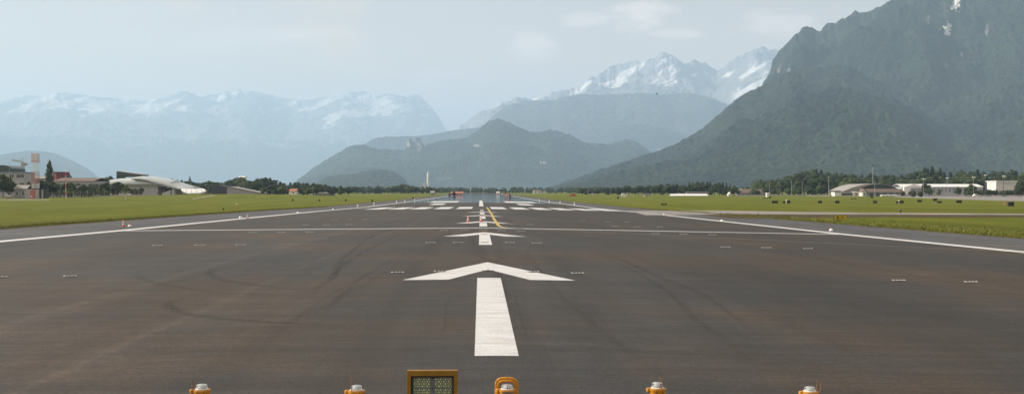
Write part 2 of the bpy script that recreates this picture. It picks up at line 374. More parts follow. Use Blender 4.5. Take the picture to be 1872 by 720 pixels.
marking('lead_off_line', None, M['rdull'], .014, parts=strip_px([(930,416.8),(1000,421),(1060,423.5),(1200,429.5),(1340,436.5),(1470,442.5),(1600,449),(1740,455),(1880,461.5)], .17))
marking('shoulder_line', None, M['rdull'], .014, parts=strip_px([(1782,447.3),(1885,451.2)], .25))
# tyre traces
def trace(pts, w, fl=1.0):
    w *= .62; fl *= .48
    P = [Vector(hit(*p)) for p in pts]
    Q = []
    for i in range(len(P)-1):     # Catmull-Rom
        a, b_, c, d = P[max(i-1,0)], P[i], P[i+1], P[min(i+2,len(P)-1)]
        for k in range(6):
            t = k/6; Q.append(.5*((2*b_)+(c-a)*t+(2*a-5*b_+4*c-d)*t*t+(3*b_-a-3*c+d)*t**3))
    Q.append(P[-1]); n = len(Q); vs, fs, fd = [], [], []
    for i, p in enumerate(Q):
        d = (Q[min(i+1,n-1)]-Q[max(i-1,0)]).normalized(); nn = Vector((-d.y, d.x))
        e = fl*min(1, 4*i/n, 4*(n-1-i)/n)
        for s, a in ((-.5,0),(-.2,1),(.2,1),(.5,0)):
            q = p+nn*s*w; vs.append((q.x,q.y,gz(q.x,q.y)+.0105)); fd.append(e*a)
    for i in range(n-1):
        for k in range(3): fs.append((4*i+k,4*i+k+1,4*i+k+5,4*i+k+4))
    o = mesh_obj('tyre_mark', vs, fs, M['rubber'])
    at = o.data.attributes.new('fade', 'FLOAT', 'POINT'); at.data.foreach_set('value', fd)
for pts, w, fl in (
    ([(372,541),(335,547),(310,555),(316,565),(338,573),(380,580),(450,587),(520,591),(610,595),(700,597)], .5, 1.3),
    ([(420,484),(385,494),(391,506),(413,513),(489,524),(545,529)], .55, 1.0),
    ([(262,494),(249,503),(284,518),(338,527),(391,535),(467,538),(560,541)], .6, .8),
    ([(715,418),(684,430),(642,460),(622,480),(609,507),(582,527),(560,552)], .4, 1.),
    ([(735,426),(693,447),(640,476),(604,509)], .35, .9),
    ([(640,515),(600,524),(560,528),(520,531)], .35, .7),
    ([(1080,455),(1135,475),(1211,509),(1278,535),(1349,584),(1400,622)], .3, .75),
    ([(1090,462),(1153,493),(1211,527),(1247,558),(1278,589),(1318,616),(1370,660)], .3, .75),
    ([(818,545),(815,575),(812,610)], .12, .8), ([(935,520),(950,570),(968,640)], .1, .6),
    ([(700,640),(900,632),(1150,640),(1400,660)], .5, .35), ([(200,610),(500,598),(760,604),(1000,600)], .6, .35),
    ([(0,470),(200,464),(420,470),(600,466)], .7, .4), ([(1100,460),(1400,474),(1700,470),(1872,480)], .8, .4),
    ([(830,420),(800,445),(760,500),(700,600),(640,720)], .9, .35), ([(960,425),(1010,470),(1070,560),(1130,700)], .9, .3)): trace(pts, w, fl)
tr = random.Random(4)
for i in range(22):      # old lengthwise traces near the middle of the runway
    xa = tr.gauss(0,3.4)+.3; ya = tr.uniform(9,60); L_ = tr.uniform(18,60); dx_ = tr.uniform(-1.2,1.2); cv_ = tr.uniform(-.6,.6)
    P0 = [(xa, ya), (xa+dx_*.4+cv_, ya+L_*.4), (xa+dx_, ya+L_)]
    hit_ = hit; hit = lambda a, b_: (a, b_)
    trace(P0, tr.uniform(.25,.55), tr.uniform(.25,.6)); hit = hit_
# ------------------------------------------------------------------ haze, sky, sun
hb = MB().box(-44000,44000,-4000,44000,-6.5,2900).build('haze', None or bpy.data.materials.new('air'))
hb['kind'] = 'stuff'; hb.display_type = 'WIRE'
am = bpy.data.materials['air']; am.use_nodes = True; am.node_tree.nodes.clear()
out = am.node_tree.nodes.new('ShaderNodeOutputMaterial'); pv = am.node_tree.nodes.new('ShaderNodeVolumePrincipled')
pv.inputs['Color'].default_value = HAZECOL; pv.inputs['Density'].default_value = HAZE; pv.inputs['Anisotropy'].default_value = .12
am.node_tree.links.new(pv.outputs[0], out.inputs['Volume'])
w = bpy.data.worlds.new('World'); sc.world = w; w.use_nodes = True; nt = w.node_tree; nt.nodes.clear()
sky = N(nt, 'ShaderNodeTexSky', sky_type='NISHITA', sun_disc=False)
sky.sun_elevation = SUN_EL; sky.sun_rotation = SUN_AZ; sky.dust_density = 3.0; sky.air_density = 1.0; sky.altitude = 430
bg = N(nt, 'ShaderNodeBackground'); bg.inputs['Strength'].default_value = SKY; wo = N(nt, 'ShaderNodeOutputWorld')
tc = N(nt, 'ShaderNodeTexCoord'); mp = N(nt, 'ShaderNodeMapping'); mp.inputs['Scale'].default_value = (1, 1, 3.2)
nt.links.new(tc.outputs['Generated'], mp.inputs['Vector'])
cn = N(nt, 'ShaderNodeTexNoise', i_Scale=5.5, i_Detail=7., i_Roughness=.62, i_Distortion=.3); nt.links.new(mp.outputs[0], cn.inputs['Vector'])
cr = ramp(nt, [(.35,VEIL),(.55,VEIL),(.72,.8)])
cn2 = N(nt, 'ShaderNodeTexNoise', i_Scale=7.5, i_Detail=8., i_Roughness=.6, i_Distortion=.4); nt.links.new(mp.outputs[0], cn2.inputs['Vector']); cr2 = ramp(nt, [(.6,0.),(.78,.4)]); nt.links.new(cn2.outputs['Fac'], cr2.inputs['Fac']); nt.links.new(cn.outputs['Fac'], cr.inputs['Fac'])
cm = N(nt, 'ShaderNodeMix', data_type='RGBA'); cm.inputs['B'].default_value = CLOUD
nt.links.new(cr.outputs['Color'], cm.inputs['Factor']); nt.links.new(sky.outputs[0], cm.inputs['A'])
sp = N(nt, 'ShaderNodeSeparateXYZ'); nt.links.new(tc.outputs['Generated'], sp.inputs[0])
hr = ramp(nt, [(.02,.85),(.16,.0)]); nt.links.new(sp.outputs['Z'], hr.inputs['Fac'])
hm_ = N(nt, 'ShaderNodeMix', data_type='RGBA'); hm_.inputs['B'].default_value = HORIZ
cl_ = N(nt, 'ShaderNodeMix', data_type='RGBA'); cl_.inputs['B'].default_value = (13,11,9.6,1); nt.links.new(cr2.outputs['Color'], cl_.inputs['Factor']); nt.links.new(hm_.outputs['Result'], cl_.inputs['A'])
nt.links.new(hr.outputs['Color'], hm_.inputs['Factor']); nt.links.new(cm.outputs['Result'], hm_.inputs['A']); last = cl_.outputs['Result']
wn = N(nt, 'ShaderNodeTexNoise', i_Scale=26., i_Detail=7., i_Roughness=.6); nt.links.new(mp.outputs[0], wn.inputs['Vector'])
for (wx_, wy_, ww_, wh_, st_) in ((1165,32,.04,.02,.38),(1070,38,.035,.009,.22),(1425,45,.04,.014,.24),(1235,60,.03,.008,.3),(960,85,.03,.02,.25)):
    dv = ray(wx_, wy_).normalized(); sb = N(nt, 'ShaderNodeVectorMath', operation='SUBTRACT'); sb.inputs[1].default_value = dv; nt.links.new(tc.outputs['Generated'], sb.inputs[0])
    ml = N(nt, 'ShaderNodeVectorMath', operation='MULTIPLY'); ml.inputs[1].default_value = (1/ww_, 1/ww_, 1/wh_); nt.links.new(sb.outputs[0], ml.inputs[0])
    ln_ = N(nt, 'ShaderNodeVectorMath', operation='LENGTH'); nt.links.new(ml.outputs[0], ln_.inputs[0])
    ad_ = N(nt, 'ShaderNodeMath', operation='MULTIPLY_ADD'); nt.links.new(wn.outputs['Fac'], ad_.inputs[0]); ad_.inputs[1].default_value = -2.6; nt.links.new(ln_.outputs['Value'], ad_.inputs[2])
    mr_ = N(nt, 'ShaderNodeMapRange', interpolation_type='SMOOTHSTEP'); nt.links.new(ad_.outputs[0], mr_.inputs['Value'])
    for k_, v_x in zip(('From Min','From Max','To Min','To Max'), (-1.1,-.25,st_,0)): mr_.inputs[k_].default_value = v_x
    cx_ = N(nt, 'ShaderNodeMix', data_type='RGBA'); cx_.inputs['B'].default_value = (17,14,11.5,1); nt.links.new(mr_.outputs[0], cx_.inputs['Factor']); nt.links.new(last, cx_.inputs['A']); last = cx_.outputs['Result']
nt.links.new(last, bg.inputs['Color']); nt.links.new(bg.outputs[0], wo.inputs[0])
sun = bpy.data.lights.new('sun', 'SUN'); so = bpy.data.objects.new('sun', sun); COL.objects.link(so)
sun.energy = SUN; sun.angle = math.radians(.6); sun.color = (1, .93, .82)
# direction towards the sun: azimuth measured clockwise from +Y
sd = Vector((math.sin(SUN_AZ)*math.cos(SUN_EL), math.cos(SUN_AZ)*math.cos(SUN_EL), math.sin(SUN_EL)))
so.rotation_euler = sd.to_track_quat('Z', 'Y').to_euler(); so.location = (-50, 20, 80)
sc.view_settings.view_transform = 'Standard'; sc.view_settings.look = 'None'; sc.view_settings.exposure = EXPO; sc.view_settings.gamma = 1
sc.cycles.volume_bounces = 3; sc.cycles.max_bounces = 6; sc.cycles.transparent_max_bounces = 12; sc.cycles.use_denoising = True
sc.cycles.sample_clamp_indirect = 6
# ------------------------------------------------------------------ noise for the mountains
def vnoise(x, y, seed=0):
    xi = np.floor(x).astype(np.int64); yi = np.floor(y).astype(np.int64); fx = x-xi; fy = y-yi
    def g(a, b_):
        n = (a*374761393+b_*668265263+seed*1274126177) & 0xffffffff
        n = ((n ^ (n >> 13))*1274126177) & 0xffffffff; n = n ^ (n >> 16)
        an = (n & 0xffff)/65536.0*2*np.pi; return np.cos(an), np.sin(an)
    u = fx*fx*fx*(fx*(fx*6-15)+10); v = fy*fy*fy*(fy*(fy*6-15)+10)
    def d(i, j):
        c, s = g(xi+i, yi+j); return c*(fx-i)+s*(fy-j)
    return ((d(0,0)*(1-u)+d(1,0)*u)*(1-v)+(d(0,1)*(1-u)+d(1,1)*u)*v)*1.4
def fbm(x, y, o=5, seed=0, ridged=False, gain=.5):
    t = 0; a = 1; s = 0
    for k in range(o):
        n = vnoise(x*2**k+k*17.3, y*2**k-k*9.1, seed+k)
        t = t+a*((1-2*np.abs(n)) if ridged else n); s += a; a *= gain
    return t/s
def mountain(name, prof, r_foot, r_top, r_back, mat, nu, nr, gully=.16, gscale=900, fine=18, jag=1.5, seed=0, power=1.25, snowline=None, rockline=None, label=None, warp=.5, cliff=None, spots=(), snowspots=None):
    prof = sorted(prof); pxs = np.array([p[0] for p in prof], float); pys = np.array([p[1] for p in prof], float)
    px = np.linspace(pxs[0], pxs[-1], nu); py = np.interp(px, pxs, pys)
    sc_ = (pxs[-1]-pxs[0])
    jg = jag*(fbm(px/14.0, px*0+seed*3.1, 4, seed, gain=.6))
    az = np.arctan2(px-936, F)+YAW                # bearing of the column
    el = np.array([ray(p, q).z/math.hypot(ray(p,q).x, 1) for p, q in zip(px, py)])
    t = np.concatenate([np.linspace(0, 1, int(nr*.82)), 1+np.linspace(0,1,nr-int(nr*.82)+1)[1:]])
    T, A = np.meshgrid(t, az, indexing='ij')
    rt = r_top*(1+.04*fbm(px/90.0, px*0, 3, seed+5)); RT = rt[None,:]
    R = np.where(T <= 1, r_foot+(RT-r_foot)*T, RT+(r_back-RT)*(T-1))
    X = R*np.sin(A); Y = R*np.cos(A)
    wx = fbm(X/gscale/1.7, Y/gscale/1.7, 3, seed+40)*warp; wy = fbm(X/gscale/1.7+7, Y/gscale/1.7, 3, seed+41)*warp
    base = np.where(T <= 1, np.clip(T,0,1)**power, np.clip(2-T,0,1)**.8)
    lat = A*r_top
    g = fbm(lat/gscale+wx, R/gscale/1.5+wy, 5, seed+1, True, .55)
    g2 = fbm(X/gscale*2.3, Y/gscale*2.3, 5, seed+2)
    g3 = fbm(X/gscale/2.6+11, Y/gscale/2.6, 3, seed+3, True, .5)
    env = np.minimum(1, 3*np.clip(np.minimum(T, 2-T),0,1))
    Hs = (base+gully*g*env*(.35+.65*np.clip(T,0,1))+gully*.35*g2*env+gully*1.1*g3*env*(.3+.7*np.clip(T,0,1)))
    if cliff is not None: Hs = Hs+cliff*env*(np.tanh((base-.62+.1*g2)*14)*.5)
    Hs = np.maximum(Hs, 0.0)
    # fit the skyline to the photograph: smooth scaling below, the exact outline only near the crest
    def smooth(v, s):
        kk_ = np.exp(-.5*(np.arange(-3*s,3*s+1)/s)**2); kk_ /= kk_.sum(); return np.convolve(np.pad(v,3*s,mode='edge'), kk_, mode='valid')
    want = smooth(np.maximum(el, 0), max(2, nu//220)); k = want/(Hs/R).max(axis=0); k = smooth(k, max(3, nu//40))
    low = (EYE+4.5)*np.clip(T*4,0,1)*np.clip((2-T)*4,0,1)
    Z = -4.5+low+Hs*k[None,:]
    if fine:
        Z = Z+fine*env*np.clip(Z/60,0,1)*(vnoise(X/26, Y/26, seed+8)*.6+vnoise(X/60,Y/60,seed+9)*.7)
    wgt = np.clip((T-.45)/.5,0,1); wgt = wgt*wgt*(3-2*wgt); wgt = np.where(T>1, np.clip(2-T,0,1)**.7, wgt)
    for _ in range(4):
        ap_ = (Z-EYE)/R; ia = ap_.argmax(axis=0); cur = ap_.max(axis=0); dlt = smooth(want-cur, max(4, nu//45))
        wc = wgt[ia, np.arange(nu)]; Z = Z+R*dlt[None,:]*np.clip(wgt/np.maximum(wc,.3)[None,:],0,1.2)*np.where(el>0,1,0)[None,:]
    Z = np.maximum(Z, -4.6)
    wj = np.clip((T-.8)/.16,0,1)*np.clip((2-T)*1.2,0,1); res = np.maximum(el,0)-((Z-EYE)/R).max(axis=0); Z = Z+R*(jg*2.6/F+res)[None,:]*wj
    # slopes
    dZr = np.gradient(Z, axis=0)/np.maximum(np.gradient(R, axis=0),1); dZa = np.gradient(Z, axis=1)/np.maximum(np.abs(np.gradient(A, axis=1))*R,1)
    slope = np.hypot(dZr, dZa)
    Vv = np.stack([X, Y, Z], -1).reshape(-1,3); nrr, nuu = X.shape
    idx = np.arange(nrr*nuu).reshape(nrr,nuu); Fq = np.stack([idx[:-1,:-1], idx[:-1,1:], idx[1:,1:], idx[1:,:-1]], -1).reshape(-1,4)
    me = bpy.data.meshes.new(name); me.vertices.add(len(Vv)); me.vertices.foreach_set('co', Vv.ravel().astype(np.float32))
    me.loops.add(len(Fq)*4); me.loops.foreach_set('vertex_index', Fq.ravel().astype(np.int32))
    me.polygons.add(len(Fq)); me.polygons.foreach_set('loop_start', (np.arange(len(Fq))*4).astype(np.int32)); me.polygons.foreach_set('loop_total', np.full(len(Fq),4,np.int32))
    me.update(calc_edges=True); me.polygons.foreach_set('use_smooth', np.ones(len(Fq), bool))
    big = fbm(X/gscale*1.3+3, Y/gscale*1.3, 5, seed+20, gain=.6)
    sn = np.full_like(Z, -6.0)
    if snowline is not None:
        zl, spread, amt = snowline
        ca_, sa_ = math.cos(.62), math.sin(.62); uu = lat*ca_+Z*sa_*1.3; vv = -lat*sa_+Z*ca_*1.3
        streak = fbm(uu/(gscale*.42), vv/(gscale*.11), 5, seed+22, False, .6)
        sn = np.minimum((Z-zl)/spread, .55)*1.0+big*1.5+streak*1.9+amt
    rk = np.clip((slope-(rockline[0] if rockline else 9))*2.0,-1,1)+big*.8+((np.clip((Z-rockline[1])/300,-1,1)) if rockline else -9)
    aX = 936+np.tan(A-YAW)*F; aY = 346.5-F*(Z-EYE)/R
    for (a0,a1,b0,b1) in (snowspots or ()):
        q = np.hypot((aX-(a0+a1)/2)/((a1-a0)/2), (aY-(b0+b1)/2)/((b1-b0)/2)); jj = fbm(aX/9.0-aY/14.0, aY/5.0, 4, seed+33, gain=.7); sn = np.maximum(sn, np.where(T<=1.0, (1.0-q)*1.3+jj*2.2+.15, -9))
    for (a0,a1,b0,b1) in spots:
        q = np.hypot((aX-(a0+a1)/2)/((a1-a0)/2), (aY-(b0+b1)/2)/((b1-b0)/2)); jj = fbm(aX/7.0, aY/11.0, 4, seed+31, gain=.7); rk = np.maximum(rk, np.where((T<=1.0), (1.0-q)*.9+jj*1.5-.05, -9))
    for nm, arr in (('snow', sn), ('rock', rk)):
        a_ = me.attributes.new(nm, 'FLOAT', 'POINT'); a_.data.foreach_set('value', arr.ravel().astype(np.float32))
    me.materials.append(mat); o = bpy.data.objects.new(name, me); COL.objects.link(o); o['kind'] = 'structure'
    if label: o['label'] = label
    return o
def mtn_mat(name, green1, green2, rock, tscale=1/45, snow=(.68,.67,.66), meadow=0, bump=.8):
    m, ns, ls, b = new_mat(name); nt = m.node_tree
    geo = N(nt, 'ShaderNodeNewGeometry'); P = geo.outputs['Position']
    n1 = N(nt, 'ShaderNodeTexNoise', i_Scale=tscale, i_Detail=5., i_Roughness=.7); ls.new(P, n1.inputs['Vector'])
    n2 = N(nt, 'ShaderNodeTexNoise', i_Scale=tscale/14, i_Detail=5., i_Roughness=.6); ls.new(P, n2.inputs['Vector'])
    av = N(nt, 'ShaderNodeMath', operation='MULTIPLY_ADD'); ls.new(n1.outputs['Fac'], av.inputs[0]); av.inputs[1].default_value = .5
    h2 = N(nt, 'ShaderNodeMath', operation='MULTIPLY'); ls.new(n2.outputs['Fac'], h2.inputs[0]); h2.inputs[1].default_value = .45; ls.new(h2.outputs[0], av.inputs[2])
    g = ramp(nt, [(.35, green1), (.62, green2)]); ls.new(av.outputs[0], g.inputs['Fac'])
    cur = g.outputs['Color']
    if meadow:
        n3 = N(nt, 'ShaderNodeTexNoise', i_Scale=tscale/7, i_Detail=4.); ls.new(P, n3.inputs['Vector']); r3 = ramp(nt, [(meadow,0.),(meadow+.03,1.)]); ls.new(n3.outputs['Fac'], r3.inputs['Fac'])
        mx = N(nt, 'ShaderNodeMix', data_type='RGBA'); ls.new(r3.outputs['Color'], mx.inputs['Factor']); ls.new(cur, mx.inputs['A']); mx.inputs['B'].default_value = (.14,.19,.05,1); cur = mx.outputs['Result']
    for nm, col, jit in (('rock', rock, .5), ('snow', snow, .8)):
        a = N(nt, 'ShaderNodeAttribute', attribute_name=nm); nn = N(nt, 'ShaderNodeTexNoise', i_Scale=tscale/3, i_Detail=6., i_Roughness=.7); ls.new(P, nn.inputs['Vector'])
        s = N(nt, 'ShaderNodeMath', operation='SUBTRACT'); ls.new(nn.outputs['Fac'], s.inputs[0]); s.inputs[1].default_value = .5
        q = N(nt, 'ShaderNodeMath', operation='MULTIPLY_ADD'); ls.new(s.outputs[0], q.inputs[0]); q.inputs[1].default_value = jit*3; ls.new(a.outputs['Fac'], q.inputs[2])
        r = ramp(nt, [(.36,0.),(.66,1.)]); ls.new(q.outputs[0], r.inputs['Fac'])
        mx = N(nt, 'ShaderNodeMix', data_type='RGBA'); ls.new(r.outputs['Color'], mx.inputs['Factor']); ls.new(cur, mx.inputs['A']); mx.inputs['B'].default_value = (*col, 1)
        cur = mx.outputs['Result']
    ls.new(cur, b.inputs['Base Color']); b.inputs['Roughness'].default_value = .95; b.inputs['Specular IOR Level'].default_value = .05
    vo = N(nt, 'ShaderNodeTexVoronoi', i_Scale=tscale*2.0); ls.new(P, vo.inputs['Vector'])
    sm = N(nt, 'ShaderNodeMath', operation='MULTIPLY_ADD'); ls.new(vo.outputs['Distance'], sm.inputs[0]); sm.inputs[1].default_value = -.8; ls.new(n1.outputs['Fac'], sm.inputs[2])
    bp = N(nt, 'ShaderNodeBump', i_Strength=1., i_Distance=bump/tscale); ls.new(sm.outputs[0], bp.inputs['Height']); ls.new(bp.outputs[0], b.inputs['Normal'])
    return m
MF = mtn_mat('forested_slope', (.002,.006,.006), (.038,.056,.03), (.2,.18,.16), 1/38, bump=.5)  # near-black and lit greens paint shaded and sunlit slopes in noise patches
MH = mtn_mat('hill_forest', (.003,.008,.008), (.046,.064,.034), (.3,.27,.23), 1/50, meadow=.685, bump=.6)  # hill relief, lit against shaded forest, is put into the two greens
MR = mtn_mat('high_rock', (.03,.035,.03), (.06,.06,.055), (.2,.2,.2), 1/200, bump=.2)
# big wooded mountain on the right: three slopes one behind the other
mountain('mountain', [(1235,345),(1330,250),(1390,158),(1400,145),(1404,138),(1409,126),(1412,112),(1418,104),(1423,93),(1432,87),(1440,77),(1450,66),(1458,61),(1465,52),(1474,48),(1482,50),(1492,55),(1500,57),(1504,50),(1512,43),(1520,41),(1528,43),(1536,35),(1546,31),(1556,27),(1562,21),(1570,24),(1582,23),(1590,20),(1600,15),(1610,12),(1620,5),(1628,2),(1640,-3),(1680,-12),(1740,-16),(1800,-22),(1870,-25),(1960,-40)],
    4500, 7100, 9000, MF, 720, 380, .46, 1050, 24, 2.0, 3, 1.15, (2500, 45, -3), (1.7, 1300), 'steep wooded mountain wall with snow gullies near its top', cliff=.12, spots=((1417,1431,112,152),(1436,1447,120,165),(1794,1813,62,100),(1690,1700,40,70),(1752,1764,108,128)), snowspots=((1728,1800,-12,9),(1785,1880,-14,13),(1738,1754,20,46),(1664,1672,2,22),(1725,1740,60,90),(1540,1548,42,48)))
mountain('mountain', [(1640,345),(1662,250),(1690,186),(1723,166),(1765,150),(1806,134),(1872,94),(1960,50)],
    3900, 6300, 7500, MF, 440, 320, .4, 700, 20, 1.6, 11, 1.0, None, None, 'wooded mountain shoulder on the right')
mountain('mountain', [(985,348),(1040,330),(1100,308),(1150,292),(1190,281),(1225,268),(1270,245),(1300,222),(1330,195),(1352,178),(1385,160),(1400,154),(1420,146),(1445,128),(1475,124),(1505,124),(1540,119),(1570,130),(1592,144),(1625,155),(1660,163),(1690,188),(1709,226),(1735,262),(1765,300),(1800,345)],
    3300, 5700, 6900, MF, 940, 380, .34, 620, 22, 1.7, 5, 1.0, None, None, 'nearer wooded spur of the mountain running down to the valley')
mountain('hill', [(560,349),(575,336),(590,327),(600,322),(620,320),(650,317),(672,312),(690,309.5),(712,311),(728,318),(740,327),(752,349)], 5400, 6200, 6900, MH, 240, 90, .1, 260, 8, .9, 21, .7)
mountain('hill', [(500,349),(536,334),(560,317),(578,303),(600,290),(622,277),(640,267),(650,264),(665,265),(690,272),(715,273),(740,274),(746,255),(752,252),(757,262),(761,251),(768,252),(776,266),(800,258),(830,254),(855,251),(870,240),(882,230),(895,221),(909,217),(924,221),(938,227),(960,238),(973,241),(995,239),(1016,238),(1039,245),(1066,260),(1090,262),(1109,265),(1128,259),(1148,254),(1160,257),(1183,273),(1210,290),(1260,349)],
    7400, 10200, 11800, MH, 800, 280, .38, 800, 9, 1.2, 31, .9, None, (2.4,330), spots=((741,754,254,276),(757,775,251,280),(855,885,262,270),(978,1005,293,302)))
mountain('hill', [(580,349),(640,275),(668,263),(680,255),(690,251),(720,249.5),(760,249),(800,244),(830,238),(850,236),(870,234),(900,230),(1000,260),(1050,275),(1100,250),(1132,231),(1171,226),(1199,231),(1240,243),(1300,255),(1400,349)],
    12500, 14500, 16500, MH, 500, 160, .2, 900, 8, .9, 41, .9)
mountain('mountain', [(800,349),(860,262),(880,235),(900,213),(918,198),(938,190),(969,184),(990,184),(1008,183),(1035,177),(1062,172),(1100,173),(1132,172),(1170,170),(1210,173),(1245,170),(1272,172),(1307,181),(1327,190),(1400,240),(1500,349)],
    12800, 16500, 18500, MR, 500, 200, .14, 1500, 8, 1.2, 51, .9, (1330,200,-.75), (9,99999), 'dark blue forested ridge with snow patches below the far peaks')
mountain('mountain', [(760,349),(815,262),(840,233),(860,216),(875,205),(900,198),(925,186),(945,178),(965,180),(990,178),(1010,170),(1040,163),(1062,160),(1075,146),(1082,139),(1090,141),(1100,133),(1120,120),(1150,113),(1185,111),(1200,102),(1214,96),(1230,101),(1250,117),(1270,110),(1290,115),(1310,130),(1320,126),(1335,112),(1360,98),(1390,86),(1410,88),(1425,95),(1460,86),(1500,100),(1560,120),(1700,250)],
    15500, 20500, 23500, MR, 900, 300, .2, 2300, 0, 2.6, 61, .95, (1400,380,-.5), (.7,900), 'pale rocky alpine massif with snowfields behind the ridge', warp=.8)
mountain('mountain', [(-80,185),(-20,180),(20,177),(40,172),(60,175),(80,177),(100,171),(120,169),(140,171),(165,176),(220,181),(260,185),(300,180),(318,172),(330,168),(342,166),(353,171),(365,178),(385,174),(400,171),(420,167),(440,163),(462,167),(490,173),(520,180),(560,183),(600,177),(612,175),(630,169),(656,167),(675,169),(688,177),(698,173),(711,171),(727,174),(743,178),(754,174),(764,173.5),(772,178),(784,192),(802,213),(816,238),(840,275),(900,349)],
    22500, 30500, 34000, MR, 1000, 320, .22, 3200, 0, 1.3, 71, .85, (1700,420,-.2), (.5,900), 'far pale snow-streaked mountain chain on the left', warp=.8)
mountain('hill', [(-80,290),(0,283),(20,280),(47,276),(70,276),(90,278),(110,284),(132,293),(150,303),(171,315),(200,349)], 12500, 15000, 17000, MH, 200, 80, .08, 900, 0, .6, 81, .8)
# ------------------------------------------------------------------ trees
def leafcloud(lobes, n, size, seed, flat=1.0):
    r = random.Random(seed); mb = MB()
    tot = sum(a*b_ for *_, a, b_ in [(l[0],l[3],l[4]) for l in lobes])
    for (cx,cy,cz,a,c) in lobes:
        k = int(n*a*c/tot)
        # inner mass
        vs, fs = [], []
        for i in range(7):
            th = PI*i/6
            for j in range(9):
                ph = 2*PI*j/9; q = .74+r.uniform(-.12,.12)
                vs.append((cx+a*q*math.sin(th)*math.cos(ph), cy+a*q*math.sin(th)*math.sin(ph), cz+c*q*math.cos(th)))
        for i in range(6):
            for j in range(9): fs.append((i*9+j, i*9+(j+1)%9, (i+1)*9+(j+1)%9, (i+1)*9+j))
        mb.add(vs, fs)
        for _ in range(k):
            z = r.uniform(-1,1); ph = r.uniform(0,2*PI); s = math.sqrt(1-z*z); rad = r.uniform(.72,1.1)
            p = Vector((cx+a*rad*s*math.cos(ph), cy+a*rad*s*math.sin(ph), cz+c*rad*z))
            nrm = Vector((s*math.cos(ph)+r.uniform(-.8,.8), s*math.sin(ph)+r.uniform(-.8,.8), z+r.uniform(-.5,.8))).normalized()
            u = nrm.orthogonal().normalized(); u.rotate(Matrix.Rotation(r.uniform(0,6.28),3,nrm)); w_ = nrm.cross(u); q = size*r.uniform(.6,1.4)
            mb.add([p+u*q, p+w_*q*.7*flat, p-u*q*.8, p-w_*q*.6*flat], [(0,1,2,3)])
    return mb
def trunkmesh(h, r0, limbs, seed):
    r = random.Random(seed); mb = MB(); pts = [Vector((0,0,-.4)), Vector((r.uniform(-.1,.1),r.uniform(-.1,.1),h*.35)), Vector((r.uniform(-.2,.2),r.uniform(-.2,.2),h*.8))]
    mb.tube(pts[0], pts[1], r0, r0*.72, 8); mb.tube(pts[1], pts[2], r0*.72, r0*.25, 7)
    for i in range(limbs):
        a = r.uniform(0,2*PI); z = h*r.uniform(.25,.6); p = Vector((0,0,z)); q = p+Vector((math.cos(a)*h*.22, math.sin(a)*h*.22, h*.22)); mb.tube(p, q, r0*.35, r0*.1, 5)
    return mb
def proto(name, kind, seed):
    r = random.Random(seed); root = empty(name, (0,0,-50))
    if kind == 'broad':
        lobes = [(0,0,5.6,2.6,3.0)]
        for i in range(9):
            a = i*2.4+r.uniform(-.3,.3); rr = r.uniform(1.3,2.4); lobes.append((rr*math.cos(a), rr*math.sin(a), r.uniform(2.8,7.8), r.uniform(1.1,1.8), r.uniform(1.0,1.6)))
        lobes.append((r.uniform(-.6,.6),0,8.7,1.2,1.25)); leafcloud(lobes, 1300, .36, seed).build('crown', M['leaf'], root); trunkmesh(6,.28,6,seed).build('trunk', M['bark'], root)
    elif kind == 'light':
        lobes = [(0,0,5.2,2.4,3.2)]
        for i in range(8):
            a = i*2.4; rr = r.uniform(1.2,2.2); lobes.append((rr*math.cos(a), rr*math.sin(a), r.uniform(2.2,7.6), r.uniform(1.1,1.7), r.uniform(1.0,1.7)))
        lobes.append((0,r.uniform(-.6,.6),8.8,1.0,1.2)); leafcloud(lobes, 1200, .34, seed).build('crown', M['leaflight'], root); trunkmesh(6,.24,6,seed).build('trunk', M['bark'], root)
    elif kind == 'conifer':
        lobes = [(r.uniform(-.1,.1), r.uniform(-.1,.1), 1.5+.8*i, 1.75*(1-i/11.5)+.12, .75) for i in range(11)]
        leafcloud(lobes, 1200, .3, seed).build('crown', M['needle'], root); trunkmesh(10,.2,0,seed).build('trunk', M['bark'], root)
    elif kind == 'poplar':
        lobes = [(r.uniform(-.12,.12), r.uniform(-.12,.12), 1.2+.8*i, .95*math.sin(PI*min(1,(i+2)/12.5))**.6+.12, .8) for i in range(11)]
        leafcloud(lobes, 1400, .22, seed).build('crown', M['leaf'], root); trunkmesh(8,.22,3,seed).build('trunk', M['bark'], root)
    elif kind == 'shrub':
        lobes = [(r.uniform(-3,3), r.uniform(-1,1), r.uniform(2.5,5.5), r.uniform(2.2,3.4), r.uniform(2.5,4)) for i in range(8)]
        leafcloud(lobes, 900, .5, seed).build('crown', M['leaf'], root); trunkmesh(4,.3,5,seed).build('trunk', M['bark'], root)
    return root
PR = {k: [proto(nm, k, 100*j+i) for i in range(n)] for j, (k, nm, n) in enumerate((('broad','broadleaf_tree',5),('light','broadleaf_tree',3),('conifer','conifer_tree',3),('poplar','poplar_tree',1),('shrub','shrub',3)))}
USED = set(); KIDS = {}
TRE = random.Random(5)
def plant(kind, px, ytop, D, label, group=None, cat='tree', wide=1.0):
    p = TRE.choice(PR[kind])
    if p.name not in USED: o = p; USED.add(p.name); KIDS[p.name] = kids_of(p)
    else: o = copy_tree(p, KIDS[p.name])
    x = X_at(px, D); z = gz(x, D); H = Z_at(px, ytop, D)-z; s = H/10.0
    o.location = (x, D, z); o.rotation_euler = (0,0,TRE.uniform(0,6.28)); o.scale = (s*wide, s*wide, s)
    tag(o, label, cat, group); return o
